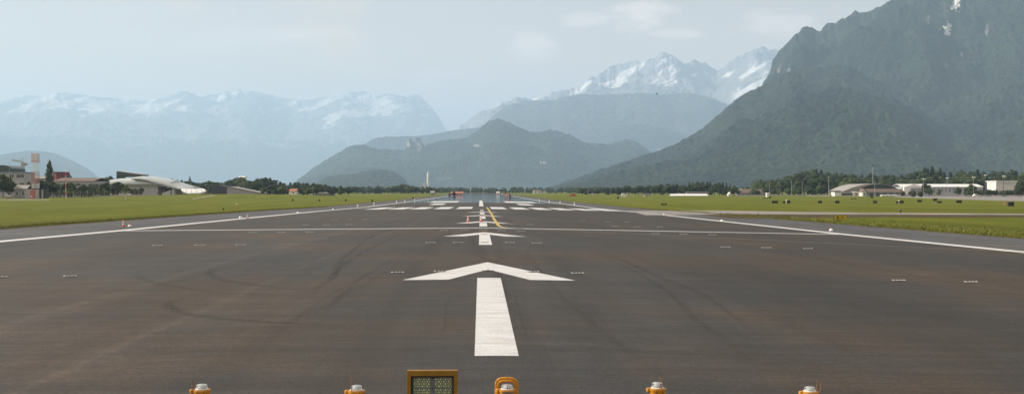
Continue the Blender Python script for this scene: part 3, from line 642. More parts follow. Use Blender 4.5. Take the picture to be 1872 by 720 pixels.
def row(x0, x1, tops, D, n, kinds, label, group, jit=2.5, wide=1.0, dd=30):
    """tops: list of (px, ytop) for the upper outline"""
    for i in range(n):
        px = x0+(x1-x0)*(i+.5+TRE.uniform(-.35,.35))/n
        yt = tops[0][1]
        for (a,ya),(b_,yb) in zip(tops, tops[1:]):
            if a <= px <= b_: yt = ya+(yb-ya)*(px-a)/(b_-a)
        if px > tops[-1][0]: yt = tops[-1][1]
        yt -= 1.8; k = TRE.choice(kinds)
        plant(k, px, yt+TRE.uniform(-.5,jit), D+TRE.uniform(-dd,dd), {'conifer': label.replace('broadleaf','dark conifer')}.get(k, label) if k=='conifer' else label, group+(' (conifers)' if k=='conifer' else ''), wide=wide*TRE.uniform(.85,1.2))
# left of the runway
plant('broad', 6, 317, 500, 'large dark rounded tree below the pale building with the row of windows', wide=1.15)
plant('broad', 16, 322, 515, 'dark tree touching the big rounded tree below the pale windowed building', wide=1.1)
row(28,60,[(28,334),(60,333)],520,3,['light'],'bright green broadleaf tree behind the low sloping roof beside the red and white mast','bright trees behind the mast')
plant('poplar', 91, 292.5, 640, 'tall slim poplar standing alone above the roofs beside the dark red building')
row(72,100,[(72,330),(100,334)],530,4,['broad'],'dark broadleaf tree just right of the red and white mast','trees right of the mast',wide=1.5)
row(100,232,[(100,337),(130,335),(170,338),(200,334),(215,333),(232,340)],560,18,['broad','broad','light'],'broadleaf tree in the belt in front of the curved glass hangar','tree belt before the curved hangar',dd=20,wide=1.45)
row(100,200,[(100,345),(200,346)],520,7,['light','broad'],'low broadleaf tree at the fence before the brown roofed hall','low trees by the left fence',dd=10, wide=2.1)
row(236,262,[(236,343),(262,347)],570,3,['broad'],'small broadleaf tree at the lilac wall of the curved hangar','small trees at the hangar wall',wide=1.2)
plant('broad', 258, 342, 560, 'dark bushy tree hiding the corner of the lilac hangar wall', wide=1.1)
plant('shrub', 329, 352, 560, 'dark shrub under the white sloping canopy', cat='shrub', wide=1.1)
plant('broad', 203, 321, 820, 'treetop showing left of the dark green slanted glass building'); plant('broad', 312, 326, 760, 'treetop rising behind the right end of the curved hangar')
for hx in (1,): row(58,84,[(58,325),(84,322)],760,3,['broad'],'distant broadleaf treetop behind the roofs beside the poplar','treetops behind the roofs by the poplar')
row(318,600,[(318,331),(335,330),(360,334),(385,330),(400,333),(420,330),(428,324),(445,326),(460,330),(475,326),(484,325),(492,326),(500,333),(540,335),(600,337)],900,34,['broad','broad','broad','broad','light','broad','conifer'],'broadleaf tree in the hazy wood behind the long sloping grey roof','wood behind the sloping grey roof',jit=3,wide=1.7)
row(476,640,[(476,340),(500,338),(560,341),(640,343)],760,14,['broad','light'],'broadleaf tree at the far edge of the left meadow','trees at the edge of the left meadow',wide=1.5)
plant('light', 481, 342, 640, 'light green round bush tree at the lower end of the sloping grey roof', wide=1.1); plant('light', 499, 347, 640, 'small light green tree right of the round one by the sloping roof', wide=1.2)
row(560,800,[(560,338),(620,341),(700,341),(735,337),(760,342),(800,343)],1250,30,['broad','broad','light','broad','conifer'],'broadleaf tree in the hazy belt below the small wooded hill','hazy tree belt below the small hill',jit=3,wide=1.6)
row(1060,1250,[(1060,346),(1085,345),(1110,343),(1150,341),(1170,339),(1200,339),(1235,336),(1250,337)],950,24,['broad','conifer','broad'],'broadleaf tree in the dark row left of the long white building','dark tree row left of the long white building',jit=3,wide=1.5)
row(1250,1345,[(1250,338),(1262,334),(1275,332),(1295,334),(1310,335),(1320,333),(1345,342)],880,14,['broad','broad','conifer'],'broadleaf tree behind the long white building','trees behind the long white building',jit=2)
row(1300,1345,[(1300,340),(1345,345)],800,5,['broad'],'broadleaf tree beside the long white building','trees beside the long white building')
row(1345,1405,[(1345,345),(1405,333)],900,7,['broad','light'],'broadleaf tree behind the brown roofed farmhouse','trees behind the farmhouse')
WT = [(1395,332),(1420,327),(1440,322),(1455,320),(1466,318),(1480,312),(1492,310),(1505,314),(1520,317),(1545,318),(1560,318),(1600,319),(1640,320),(1665,318),(1680,314),(1690,309),(1704,308),(1715,313),(1735,315),(1760,312),(1790,313),(1820,314),(1880,313)]
row(1395,1890,WT,1000,40,['broad','broad','broad','conifer'],'broadleaf tree in the tall wood behind the right hangars','tall wood behind the right hangars',jit=3,wide=1.4)
row(1400,1890,[(a,b_+7) for a,b_ in WT],900,36,['broad','light','broad'],'broadleaf tree along the front of the wood behind the right hangars','front of the wood behind the right hangars',jit=5,wide=1.4,dd=20)
row(1330,1530,[(1330,345),(1400,344),(1450,341),(1530,338)],850,16,['broad','light'],'broadleaf tree at the foot of the wood by the pale fence','foot of the wood by the pale fence',jit=5,wide=1.6)
plant('light', 1499, 333, 830, 'pale green leaning tree at the foot of the wood left of the arched hangar', wide=1.2)
for i,(px,yt) in enumerate(((1690,306),(1704,305),(1719,308),(1757,311),(1787,310),(1486,311),(1492,309),(1530,316))):
    plant('conifer', px, yt, 985, ('dark pointed conifer topping the wood above the white warehouse' if i < 5 else 'dark pointed conifer topping the wood left of the arched hangar'), 'conifer tops above the '+('warehouse' if i<5 else 'arched hangar'), wide=1.2)
plant('broad', 1693, 334, 700, 'dark tree standing in front of the white warehouse below the lamp', wide=.95); plant('broad', 1699, 341, 690, 'lower dark tree leaning on the one in front of the white warehouse', wide=1.1)
plant('broad', 1751, 341, 700, 'small tree in front of the grey warehouse wall'); plant('broad', 1775, 336, 700, 'broad dark tree hiding the right end of the white warehouse roof', wide=1.3)
plant('light', 1716, 345, 705, 'small pale tree beside the dark tree at the warehouse wall')
row(1648,1690,[(1648,349),(1690,348)],690,4,['shrub'],'green shrub left of the dark tree at the white warehouse','shrubs left of the warehouse tree',wide=1.0,jit=1)
row(1760,1872,[(1760,346),(1872,347)],700,12,['shrub'],'dark shrub in the hedge under the white block building','hedge shrubs by the white block',wide=1.1,jit=2,dd=8)
plant('broad', 1865, 331, 700, 'big dark tree at the right side of the white block building', wide=1.2); plant('broad', 1858, 342, 695, 'lower dark tree against the white block building', wide=1.1)
for root, used in [(p, p.name in USED) for k in PR for p in PR[k]]:
    if not used:
        for c in list(root.children): bpy.data.objects.remove(c)
        bpy.data.objects.remove(root)
# far woods along the valley floor: one mass
def far_wood(name, spec, seed):
    r = random.Random(seed); mb = MB()
    for (x0,x1,yt,D,n) in spec:
        for i in range(n):
            px = r.uniform(x0,x1); d = D+r.uniform(-60,60); x = X_at(px,d); z = gz(x,d); H = Z_at(px, yt-1.5+r.uniform(-1,2.5), d)-z; s = H/10
            lobes = [(0,0,5,2.8,4.2)]+[(r.uniform(-2.4,2.4),r.uniform(-2,2),r.uniform(3,8),1.7,1.7) for _ in range(4)]
            t = leafcloud(lobes, 150, .7, r.randrange(10**6)); mb.add([(x+a*s, d+b_*s, z+c*s) for a,b_,c in t.v], t.f)
    o = mb.build(name, M['leaf']); tag(o, 'hazy far wood along the end of the runway', 'wood', kind='stuff')
far_wood('distant_wood', [(740,1110,343,1750,150),(470,800,342,1400,150),(1050,1360,343.5,1300,130),(780,1060,347,1620,90),(300,520,336,1050,70),(1380,1900,327,1100,90)], 3)
# ------------------------------------------------------------------ buildings
def bld(name, loc, label, cat='building', group=None): return empty(name, loc, 0, label, cat, group)
def span(x0, x1, D): return X_at(x0,D), X_at(x1,D)
def house(px0, px1, yeave, yridge, D, wallm, roofm, label, depth=9, windows=3, cat='house', name='house', group=None, ybase=None, along=True, storeys=1):
    xa, xb = span(px0, px1, D); xm = (xa+xb)/2; z0 = gz(xm, D)-.2; e = Z_at(px0, yeave, D)-z0; rg = Z_at(px0, yridge, D)-z0; w2 = (xb-xa)/2
    o = bld(name, (xm, D, z0), label, cat, group)
    MB().box(-w2, w2, 0, depth, 0, e).build('wall', wallm, o)
    ov = .4
    if along: MB().prism_x([(-ov,e+.003),(depth/2,rg),(depth+ov,e+.003),(depth+ov,e-.15),(depth/2,rg-.2),(-ov,e-.15)], -w2-ov, w2+ov).build('roof', roofm, o)
    else: MB().prism([(-w2-ov,e-.1),(-w2-ov,e+.12),(0,rg),(w2+ov,e+.12),(w2+ov,e-.1),(0,rg-.2)], -ov, depth+ov).build('roof', roofm, o)
    if not along: MB().prism([(-w2,e),(w2,e),(0,rg-.2)], 0.002, depth).build('gable', wallm, o)
    for s in range(storeys):
        for i in range(windows):
            x = -w2+2*w2*(i+.5)/windows; ww = min(.6, w2/windows*.6); zz = e*(.35+s)/storeys*1.0
            wf = MB().box(x-ww-.1,x+ww+.1,-.06,.05,zz-.1,zz+e*.38/storeys+.1).build('window', M['white'], o)
            MB().box(x-ww,x+ww,-.09,-.055,zz,zz+e*.38/storeys).build('pane', M['window'], wf)
    return o
# long pale building upper left with dark flat roof and a dark hall behind
house(-30,45,316,314.5,620,M['palewall'],M['darkwall'],'long pale building with a band of square windows and a flat dark roof',14,0,'building','office_building')
o = [x for x in bpy.data.objects if x.name.startswith('office_building')][0]
for i, px in enumerate((19.5,23.5,32,35,38.5,42)):
    x = X_at(px,620)-o.location.x; z = Z_at(px,324.5,620)-o.location.z
    wf = MB().box(x-.45,x+.45,-.05,.05,z-.1,z+1.7).build('window', M['darkwall'], o); MB().box(x-.38,x+.38,-.08,-.04,z,z+1.6).build('pane', M['window'], wf)
def slab(name, pts, D, depth, mat, label, cat='building', part='wall', extra=None):
    """Building whose front outline is given; stands on the ground."""
    P = [(X_at(a,D), Z_at(a,b_,D)) for a,b_ in pts]; xm = sum(p[0] for p in P)/len(P); z0 = gz(xm,D)-.2
    o = bld(name, (xm,D,z0), label, cat); MB().prism([(x-xm, z-z0) for x,z in P], 0, depth).build(part, mat, o); return o, xm, z0
def g(px, D): return 346.5+(EYE-gz(X_at(px,D),D)+.2)/D*F      # image height of the ground there
o,_,_ = slab('glass_hall', [(-30,302),(9,302),(17,304),(22,308),(23,g(20,700)),(-30,g(0,700))],700,20,M['greenslab'],'dark green glazed hall with a bulging curved end')
o,_,_ = slab('dark_flat_building', [(22,312.5),(38,313.5),(40,g(38,680)),(22,g(22,680))],680,10,M['darkwall'],'low dark flat building next to the crane')
house(48,96,326,322,650,M['palewall'],M['roofgrey'],'long low grey roofed hall left of the dark red building',12,5,'hall','hall')
o = house(66,80,324.2,321.5,655,M['white'],M['roofdark'],'small house with dark roof behind the poplar',8,1); 
house(50,56,321,319.5,680,M['white'],M['roofwhite'],'tiny white roof just right of the red and white mast',6,1)
o,xm,z0 = slab('tower_block', [(97.5,314),(112,314),(112.5,g(112,600)),(97.5,g(97,600))],600,12,M['brick'],'dark red square tower block left of the brown roofed hall')
for i in range(3): 
    zz = Z_at(100,321+i*4,600)-z0; wf = MB().box(-1.6,-.4,-.05,.05,zz,zz+.8).build('window', M['coral'], o)
o,_,_ = slab('grey_annex', [(112,318),(115,318),(119,323),(119,g(119,605)),(112,g(112,605))],605,10,M['darkwall'],'dark sloping annex on the right of the dark red tower block')
house(98,170,331,324.5,585,M['lilac'],M['roofbrown'],'wide hall with a long brown hipped roof left of the curved glass hangar',26,6,'hall','hall')
o,_,_ = slab('skylight_hall', [(138,341),(142,339.8),(160,340),(166,342),(166,g(160,560)),(138,g(138,560))],560,8,M['offwhite'],'small low white roofed shed among the trees before the brown hall')
house(26,48,345,338,500,M['greywall'],M['roofgrey'],'low shed with sloping grey roof left of the mast hut',8,2,'shed','shed')
o = house(10,18,358.5,357.5,478,M['concrete'],M['concrete'],'small grey concrete box by the service road',3,0,'cabin','cabin')
# curved glass hangar: two overlapping shells on pale walls
D0 = 640
def shell(xa, xb, prof, rim, D, depth, name, parent, base):
    """vaulted glass shell: profile along x, bulging towards the viewer and falling to the back"""
    n = 40; m_ = 14; vs, fs = [], []
    for i in range(n+1):
        px = xa+(xb-xa)*i/n; top = prof[0][1]
        for (a,ya),(b_,yb) in zip(prof, prof[1:]):
            if a <= px <= b_:
                t = (px-a)/(b_-a); top = ya+(yb-ya)*t
        rz = rim(px); zt = Z_at(px,top,D+depth*.45)-base.z; zr = Z_at(px,rz,D)-base.z; X = X_at(px,D)-base.x
        for j in range(m_+1):
            a = PI*j/m_; zc = zr+(max(zt-zr,.05))*math.sin(a)**.8; vs.append((X, depth*(.5-.5*math.cos(a)), zc))
    for i in range(n):
        for j in range(m_): fs.append((i*(m_+1)+j,(i+1)*(m_+1)+j,(i+1)*(m_+1)+j+1,i*(m_+1)+j+1))
    vs2 = [(x,y,z-.5) for x,y,z in vs]; k = len(vs)
    return MB().add(vs+vs2, fs+[tuple(reversed([q+k for q in f])) for f in fs]+[(j, j+1, k+j+1, k+j) for j in range(m_)]).build(name, M['shell'], parent, smooth=True)
xm = X_at(270,D0); base = Vector((xm, D0, gz(xm,D0)-.2)); hg = bld('curved_glass_hangar', base, 'large hangar of two overlapping pale curved glass shells on a lilac wall', 'hangar')
shell(186,308,[(186,331),(195,328),(207,326),(225,325.4),(243,323.4),(255,323.6),(264,326.8),(270,329.2),(281,332.5),(292,336.5),(306,342)], lambda p: 335.8 if p<280 else 335.8+(p-280)*.245, D0, 34, 'glass_shell', hg, base)
shell(254,349,[(254,324.5),(260,322.6),(281,323.6),(296,326),(309,329),(320,332.6),(331,337),(340,340.5),(349,344.5)], lambda p: 327.2 if p<268 else (327.2+(p-268)*.19 if p<281 else min(344.8, 329.7+(p-281)*.27)), D0+14, 40, 'glass_shell', hg, base)
X_ = lambda px: X_at(px,D0)-base.x; Zz = lambda py: Z_at(300,py,D0)-base.z
MB().box(X_(196), X_(286), 3, 28, 0, Zz(335.8)).build('wall', M['hangarwall'], hg)
MB().prism([(X_(258),0),(X_(258),Zz(326)),(X_(270),Zz(326.8)),(X_(300),Zz(333)),(X_(330),Zz(341.5)),(X_(345),Zz(345.5)),(X_(345),0)], 24, 40).build('recess_wall', M['greywall'], hg)
MB().box(X_(300), X_(343), 14, 23.9, 0, Zz(346)).build('lower_wall', M['palewall'], hg)
for px in range(206,280,9): MB().box(X_(px), X_(px+5.5), 2.9, 3.1, Zz(338.2), Zz(336.6)).build('window', M['white'], hg)
MB().prism([(X_(300),0),(X_(300),Zz(353)),(X_(316),Zz(347)),(X_(318),0)], -4, 6).build('pale_entrance_wall', M['hangarwall'], hg)
MB().box(X_(316.5), X_(317.5), -5, -4.2, 0, Zz(345)).build('column', M['darkmetal'], hg); MB().box(X_(321), X_(321.8), -5, -4.2, 0, Zz(345)).build('column', M['white'], hg)
cv = bld('entrance_canopy', (X_at(347,610),610,gz(X_at(347,610),610)), 'white angular sloping canopy at the right end of the curved hangar', 'canopy')
cz = cv.location.z; cxm = cv.location.x; XX = lambda px: X_at(px,610)-cxm; ZZ = lambda py: Z_at(300,py,610)-cz
MB().add([(XX(322),10,ZZ(345)),(XX(362),12,ZZ(345)),(XX(372.5),6,ZZ(349)),(XX(366),0,ZZ(352.5)),(XX(345),0,ZZ(353)),(XX(330),4,ZZ(349))]+[(XX(322),10,ZZ(345)-.5),(XX(362),12,ZZ(345)-.5),(XX(372.5),6,ZZ(349)-.5),(XX(366),0,ZZ(352.5)-.5),(XX(345),0,ZZ(353)-.5),(XX(330),4,ZZ(349)-.5)],
    [(0,1,2,3,4,5),(11,10,9,8,7,6)]+[(i,6+i,6+(i+1)%6,(i+1)%6) for i in range(6)]).build('roof', M['roofwhite'], cv)
for px in (333,346,358,366): MB().box(XX(px)-.15, XX(px)+.15, 3, 3.4, 0, ZZ(352)).build('column', M['white'], cv)
o,xm,z0 = slab('green_glass_building', [(213,313.2),(227,314.8),(243,317),(258.5,319.2),(259,322),(252,323),(216,323.5),(214.5,g(215,760)),(213,g(213,760))],760,16,M['greenslab'],'dark green glass building with a slanting top rising behind the curved hangar')
MB().prism([(X_at(230,758.8)-xm,Z_at(230,321,760)-z0),(X_at(258,758.8)-xm,Z_at(258,322,760)-z0),(X_at(258,758.8)-xm,Z_at(258,319.8,760)-z0),(X_at(230,758.8)-xm,Z_at(230,317,760)-z0)],-.3,.1).build('window_band', M['window'], o)
MB().prism([(X_at(213,758)-xm,Z_at(213,313.2,758)-z0+.05),(X_at(258.8,758)-xm,Z_at(258,319.2,758)-z0+.05),(X_at(258.8,758)-xm,Z_at(258,319.2,758)-z0+.16),(X_at(213,758)-xm,Z_at(213,313.2,758)-z0+.16)],-.6,16).build('parapet', M['palewall'], o)
# church spire, dark building and sloping grey roof
xs_ = X_at(347,1100); z_ = gz(xs_,1100); o = bld('church', (xs_,1100,z_), 'slim dark church spire above the trees behind the curved hangar', 'church')
MB().box(-2.2,2.2,-2.2,2.2,0,Z_at(347,333,1100)-z_).build('tower', M['greywall'], o)
MB().lathe([(3.0,Z_at(347,333,1100)-z_),(1.6,Z_at(347,330,1100)-z_),(.05,Z_at(347,321,1100)-z_)],8).build('spire', M['darkwall'], o)
o,_,_ = slab('dark_building', [(386,339),(400,338.5),(416,341),(416,g(416,700)),(386,g(386,700))],700,14,M['darkwall'],'dark low building left of the long sloping grey roof')
o,xm,z0 = slab('wedge_hall', [(415,342.2),(421,341.5),(476,352.6),(477,g(477,680)),(415,g(415,680))],680,18,M['lilac'],'long lilac hall whose grey roof slopes down to the right')
MB().prism([(X_at(a,680)-xm,Z_at(a,b_,680)-z0) for a,b_ in ((414.5,342.3),(421,341.0),(478,352.4),(478,353.4),(421,342.4))],-.8,19).build('roof', M['roofgrey'], o)
house(529,541,349.5,345,720,M['offwhite'],M['roofred'],'small house with a faded reddish roof at the edge of the left wood',10,2)
house(575,610,353,351,780,M['greywall'],M['roofgrey'],'long low grey shed beyond the left meadow',8,5,'shed','shed')
house(437,447,323.9,322,950,M['white'],M['roofwhite'],'white rooftop peeping over the wood above the sloping grey roof',8,0)
# fences
def fence(pts, hgt, label, postm, wires=7, step=3.0):
    P = [Vector((*p, gz(*p))) for p in pts]; o = bld('fence', P[0], label, 'fence'); w_ = MB(); n_ = 0
    for a, b_ in zip(P, P[1:]):
        L = (b_-a).length; k = max(1,int(L/step))
        for i in range(k):
            q = a.lerp(b_, i/k); q.z = gz(q.x,q.y); r_ = a.lerp(b_, (i+1)/k); r_.z = gz(r_.x,r_.y); q = q-P[0]; r_ = r_-P[0]
            if n_ < 98: MB().box(q.x-.06,q.x+.06,q.y-.06,q.y+.06,q.z-.1,q.z+hgt+.25).build('post', postm, o)
            n_ += 1
            for j in range(wires): w_.tube(q+Vector((0,0,hgt*(j+.5)/wires)), r_+Vector((0,0,hgt*(j+.5)/wires)), .025, n=3)
    w_.build('wire_mesh', M['metal'], o); return o
fy = lambda px, D: (X_at(px,D), D)
fence([fy(-20,474),fy(20,476),fy(44,478)],2.6,'grey wire fence left of the red and white mast hut',M['metal'],7,2.6)
fence([fy(82,480),fy(160,490),fy(232,505)],2.6,'grey wire fence running right from the mast hut in front of the trees',M['metal'],8,2.6)
fence([fy(233,506),fy(300,520),fy(388,545)],2.2,'grey wire fence in front of the curved hangar wall',M['metal'],6,3.2)
def wallrail(x0,x1,D,y0_,y1_,mat,label,name='barrier',cat='barrier'):
    xa, xb = span(x0,x1,D); xm = (xa+xb)/2; z0 = gz(xm,D); za, zb = max(.05,Z_at(x0,y1_,D)-z0), Z_at(x0,y0_,D)-z0
    o = bld(name,(xm,D,z0),label,cat); MB().box(xa-xm,xb-xm,-.1,.1,za,zb).build('panel', mat, o)
    k = max(2,int((xb-xa)/6))
    for i in range(min(k,60)+1): x = xa-xm+(xb-xa)*i/min(k,60); MB().box(x-.1,x+.1,-.16,-.102,0,zb+.15).build('post', M['metal'], o)
    return o
wallrail(1345,1536,770,356.2,358,M['palewall'],'long pale solid fence at the foot of the wood left of the arched hangar')
wallrail(1474,1517,750,357.2,358.4,M['roofwhite'],'low white barrier in front of the pale solid fence')
wallrail(1640,1900,690,356.6,358.6,M['metal'],'grey barrier along the back of the apron before the white warehouse')
wallrail(165,388,512,360.4,361.2,M['metal'],'low grey guard rail in front of the left fence')
# right side buildings
D1 = 770
xa, xb = span(1566,1604,D1)
# arched hangar: dark open barrel end facing, grey curved roof seen from the left
base = Vector((X_at(1597,D1+14), D1+14, gz(X_at(1597,D1+14),D1+14)-.2)); ah = bld('arched_hangar', base, 'arched hangar with a grey curved roof and a dark arched end wall', 'hangar')
Ax = lambda px: X_at(px,D1+14)-base.x; Az = lambda py: Z_at(1597,py,D1+14)-base.z
arc = [(1560,348.5),(1566,346.2),(1575,342.3),(1585,338.8),(1597,336.4),(1608,335.8),(1620,337),(1632,340.6),(1640,344.5)]
P = [(Ax(a),Az(b_)) for a,b_ in arc]
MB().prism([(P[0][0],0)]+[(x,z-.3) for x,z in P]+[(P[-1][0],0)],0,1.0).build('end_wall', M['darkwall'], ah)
sh = 24.0; vs = [(x,-1.0,z) for x,z in P]+[(x-sh*.40,26,z) for x,z in P]; n = len(P); vs += [(x,y,z-.35) for x,y,z in vs]
fs = [(i,i+1,n+i+1,n+i) for i in range(n-1)]+[(2*n+i+1,2*n+i,3*n+i,3*n+i+1) for i in range(n-1)]+[(i,2*n+i,2*n+i+1,i+1) for i in range(n-1)]+[(n+i,n+i+1,3*n+i+1,3*n+i) for i in range(n-1)]
MB().add(vs,fs).build('roof', M['roofgrey'], ah)
# its curved roof is skewed towards the left hand side: a second vault strip
o,xm,z0 = slab('vaulted_hall', [(1537,351.4),(1545,348),(1556,343.4),(1568,340),(1580,337.4),(1592,336.2),(1600,336.0),(1590,338.8),(1580,341.8),(1572,345.5),(1563,350.6),(1560,351.4),(1560,g(1560,D1+8)),(1537,g(1537,D1+8))],D1+8,5,M['roofgrey'],'grey sloping vault roof joining the left side of the arched hangar','hall','roof')
hs = house(1526,1563,350.9,350.0,D1-6,M['white'],M['roofdark'],'low white annex with a wide band of windows left of the arched hangar',8,0,'building','annex')
b0 = hs.location
for i in range(7):
    x = X_at(1538.5+i*2.9,D1-6)-b0.x; z1_, z2_ = Z_at(1540,357.4,D1-6)-b0.z, Z_at(1540,352.4,D1-6)-b0.z
    wf = MB().box(x-.1,x+1.0,-.05,.05,z1_,z2_).build('window', M['greywall'], hs); MB().box(x,x+.9,-.08,-.04,z1_+.15,z2_-.15).build('pane', M['window'], wf)
house(1560,1581,351,350.2,D1-7.5,M['offwhite'],M['offwhite'],'plain off-white low building between the window band and the brown roofed shed',8,2,'building','annex')
gb = house(1577,1584,351,345.0,D1-16,M['offwhite'],M['roofbrown'],'cream gabled end of the brown roofed shed',8,1,'shed','shed',along=False)
gb = house(1584,1652,351.2,345.2,D1-16,M['greywall'],M['roofbrown'],'long shed with a brown and grey tiled roof in front of the arched hangar',9,0,'shed','shed')
for i in range(5):
    x = X_at(1590+i*12,D1-16)-gb.location.x; MB().box(x,x+2.6,-.08,.05,0,2.3).build('door', M['darkwall'], gb)
house(1612,1646,357.0,356.2,D1-24,M['white'],M['roofwhite'],'row of low white parked trailers before the brown roofed shed',3,5,'trailer','trailer')
# white warehouse
D2 = 800
o = house(1649,1797,341.4,336.3,D2,M['palewall'],M['roofwhite'],'wide grey warehouse with a broad white roof behind the trees on the right',22,0,'building','warehouse')
for i in range(13):
    x = X_at(1700+i*7,D2)-o.location.x; MB().box(x,x+1.2,-.1,.05,3,Z_at(1700,343.5,D2)-o.location.z).build('wall_panel', M['greywall'], o)
MB().prism([(X_at(1649.5,D2)-o.location.x,1),(X_at(1650,D2)-o.location.x,Z_at(1650,341.6,D2)-o.location.z),(X_at(1668,D2)-o.location.x,Z_at(1650,336.6,D2)-o.location.z),(X_at(1688,D2)-o.location.x,Z_at(1650,341.6,D2)-o.location.z),(X_at(1680,D2)-o.location.x,Z_at(1650,343.6,D2)-o.location.z),(X_at(1662,D2)-o.location.x,Z_at(1650,344,D2)-o.location.z),(X_at(1661,D2)-o.location.x,1)],-3,-.6).build('gable', M['roofwhite'], o)
o,xm,z0 = slab('block_building', [(1821,332.4),(1858,331.8),(1858,g(1858,760)),(1821,g(1821,760))],760,14,M['offwhite'],'white block shaped building with a flat overhanging roof near the right edge')
MB().box(X_at(1820,760)-xm,X_at(1859.5,760)-xm,-1,15,Z_at(1821,332.2,760)-z0,Z_at(1821,330.6,760)-z0).build('roof', M['roofwhite'], o)
MB().box(X_at(1836,760)-xm,X_at(1846,760)-xm,-.06,.05,Z_at(1821,336.4,760)-z0,Z_at(1821,335.6,760)-z0).build('window', M['greywall'], o)
# farmhouse, greenhouses, small white things
house(1353,1402,353,345.5,860,M['greywall'],M['roofbrown'],'wide farmhouse with a big brown roof at the foot of the wood',14,5,'house','farmhouse')
gh = house(1228,1294,357.6,354.4,800,M['white'],M['roofwhite'],'long low white building with a bright sloping roof at the meadow edge',10,9,'building','long_white_building')
house(1222,1282,360.6,359.6,760,M['offwhite'],M['concrete'],'pale low terrace in front of the long white building',6,0,'building','terrace')
house(1256,1296,352.6,350.6,830,M['greywall'],M['roofdark'],'dark roofed building behind the long white building',8,3,'building','dark_roof_building')
house(1178,1188,356.8,353.2,830,M['white'],M['roofdark'],'small white house with a dark roof beside the dark tree row',7,1)
house(1332,1340,355.5,351,800,M['white'],M['roofwhite'],'small white gabled hut left of the farmhouse',5,1,'hut','hut',along=False)
house(1401.5,1405.5,352.8,352.2,650,M['white'],M['roofwhite'],'tall narrow white cabin on the meadow left of the row of black boxes',2,0,'cabin','cabin')
house(1138,1144,360.2,359,700,M['white'],M['roofwhite'],'tiny white hut on the far right meadow',3,0,'hut','hut')
house(825,846,353.4,350.2,900,M['palewall'],M['roofred'],'house with a bright orange red roof beyond the end of the runway',12,3)
house(1074,1090,351,348.6,1150,M['offwhite'],M['roofdark'],'pale house in the hazy trees right of the red pickup',10,2)
house(908,913,352,350.5,1100,M['white'],M['roofwhite'],'tiny white house left of the red and white marker board',7,1)
house(975,990,348,346.3,1400,M['offwhite'],M['roofdark'],'faint pale farmhouse in the far wood beyond the runway',10,2)
house(787,794,352.5,349,1000,M['greywall'],M['roofgrey'],'grey silo like shed at the end of the left meadow',7,0,'shed','shed')
# hazy white tower and works beyond the wood
xt = X_at(782.3,3300); zt = gz(xt,3300); o = bld('white_tower', (xt,3300,zt), 'tall slender white tower standing in the haze below the cliffs', 'tower')
MB().lathe([(3.2,0),(3.0,Z_at(782,322,3300)-zt),(3.6,Z_at(782,321.5,3300)-zt),(2.2,Z_at(782,317,3300)-zt),(.3,Z_at(782,313,3300)-zt)],12).build('shaft', M['white'], o)
MB().box(-16,-7,-4,4,0,Z_at(776,334,3300)-zt).build('side_building', M['offwhite'], o)
for px, w_, yt in ():
    house(px-w_/2,px+w_/2,yt+1.5,yt,3000,M['white'],M['roofwhite'],'tiny hazy white village building near the slender white tower',12,0,'house','village_house','village houses by the white tower')
# ------------------------------------------------------------------ masts, crane, lamps
def lattice(mb, x, y, z0, z1, w, seg, r):
    c = [(x-w,y-w),(x+w,y-w),(x+w,y+w),(x-w,y+w)]
    for a,b_ in c: mb.tube((a,b_,z0),(a,b_,z1),r,n=4)
    for k in range(seg):
        za, zb = z0+(z1-z0)*k/seg, z0+(z1-z0)*(k+1)/seg
        for i in range(4):
            p, q = c[i], c[(i+1)%4]
            mb.tube((*p,za),(*q,zb),r*.7,n=4); mb.tube((*q,za),(*p,zb),r*.7,n=4); mb.tube((*p,zb),(*q,zb),r*.7,n=4)
D = 462; xm = X_at(60.5,D); z0 = gz(xm,D); o = bld('radar_mast', (xm,D,z0), 'red and white lattice mast standing on a hut with a red panel', 'mast')
lv = [Z_at(60,y,D)-z0 for y in (344.5,335,322,313,295,280.5)]
for i,(m_,w_,r_) in enumerate((('white',1.15,.08),('palepink',1.2,.09),('palepink',1.15,.06),('white',1.05,.05),('palepink',1.2,.07))):
    mb = MB(); lattice(mb,0,2.5,lv[i],lv[i+1],w_,(3,3,3,5,4)[i],r_*.75); mb.build('mast_section', M[m_], o)
MB().box(-1.5,1.5,1,4,lv[4]-.12,lv[4]+.12).build('platform', M['red'], o)
mb = MB()
for a in (-.9,-.45,0,.45,.9): mb.box(a-.1,a+.1,1.2,1.35,lv[4]+.2,lv[5])
mb.build('antenna_panel', M['white'], o)
MB().box(X_at(45.5,D)-xm,X_at(71,D)-xm,0,4.5,-.2,Z_at(60,346,D)-z0).build('hut_wall', M['lilac'], o)
MB().box(X_at(55.5,D)-xm,X_at(64.5,D)-xm,-.06,.05,0,Z_at(60,347,D)-z0).build('door', M['palepink'], o)
MB().box(-.9,-.35,-.09,-.05,.5,1.1).build('sign_plate', M['white'], o)
MB().box(X_at(71.3,D)-xm,X_at(82,D)-xm,.6,4,-.2,Z_at(60,345,D)-z0).build('side_hut', M['darkwall'], o); MB().box(X_at(75,D)-xm,X_at(78,D)-xm,.5,.62,0,Z_at(60,347,D)-z0).build('door', M['palewall'], o)
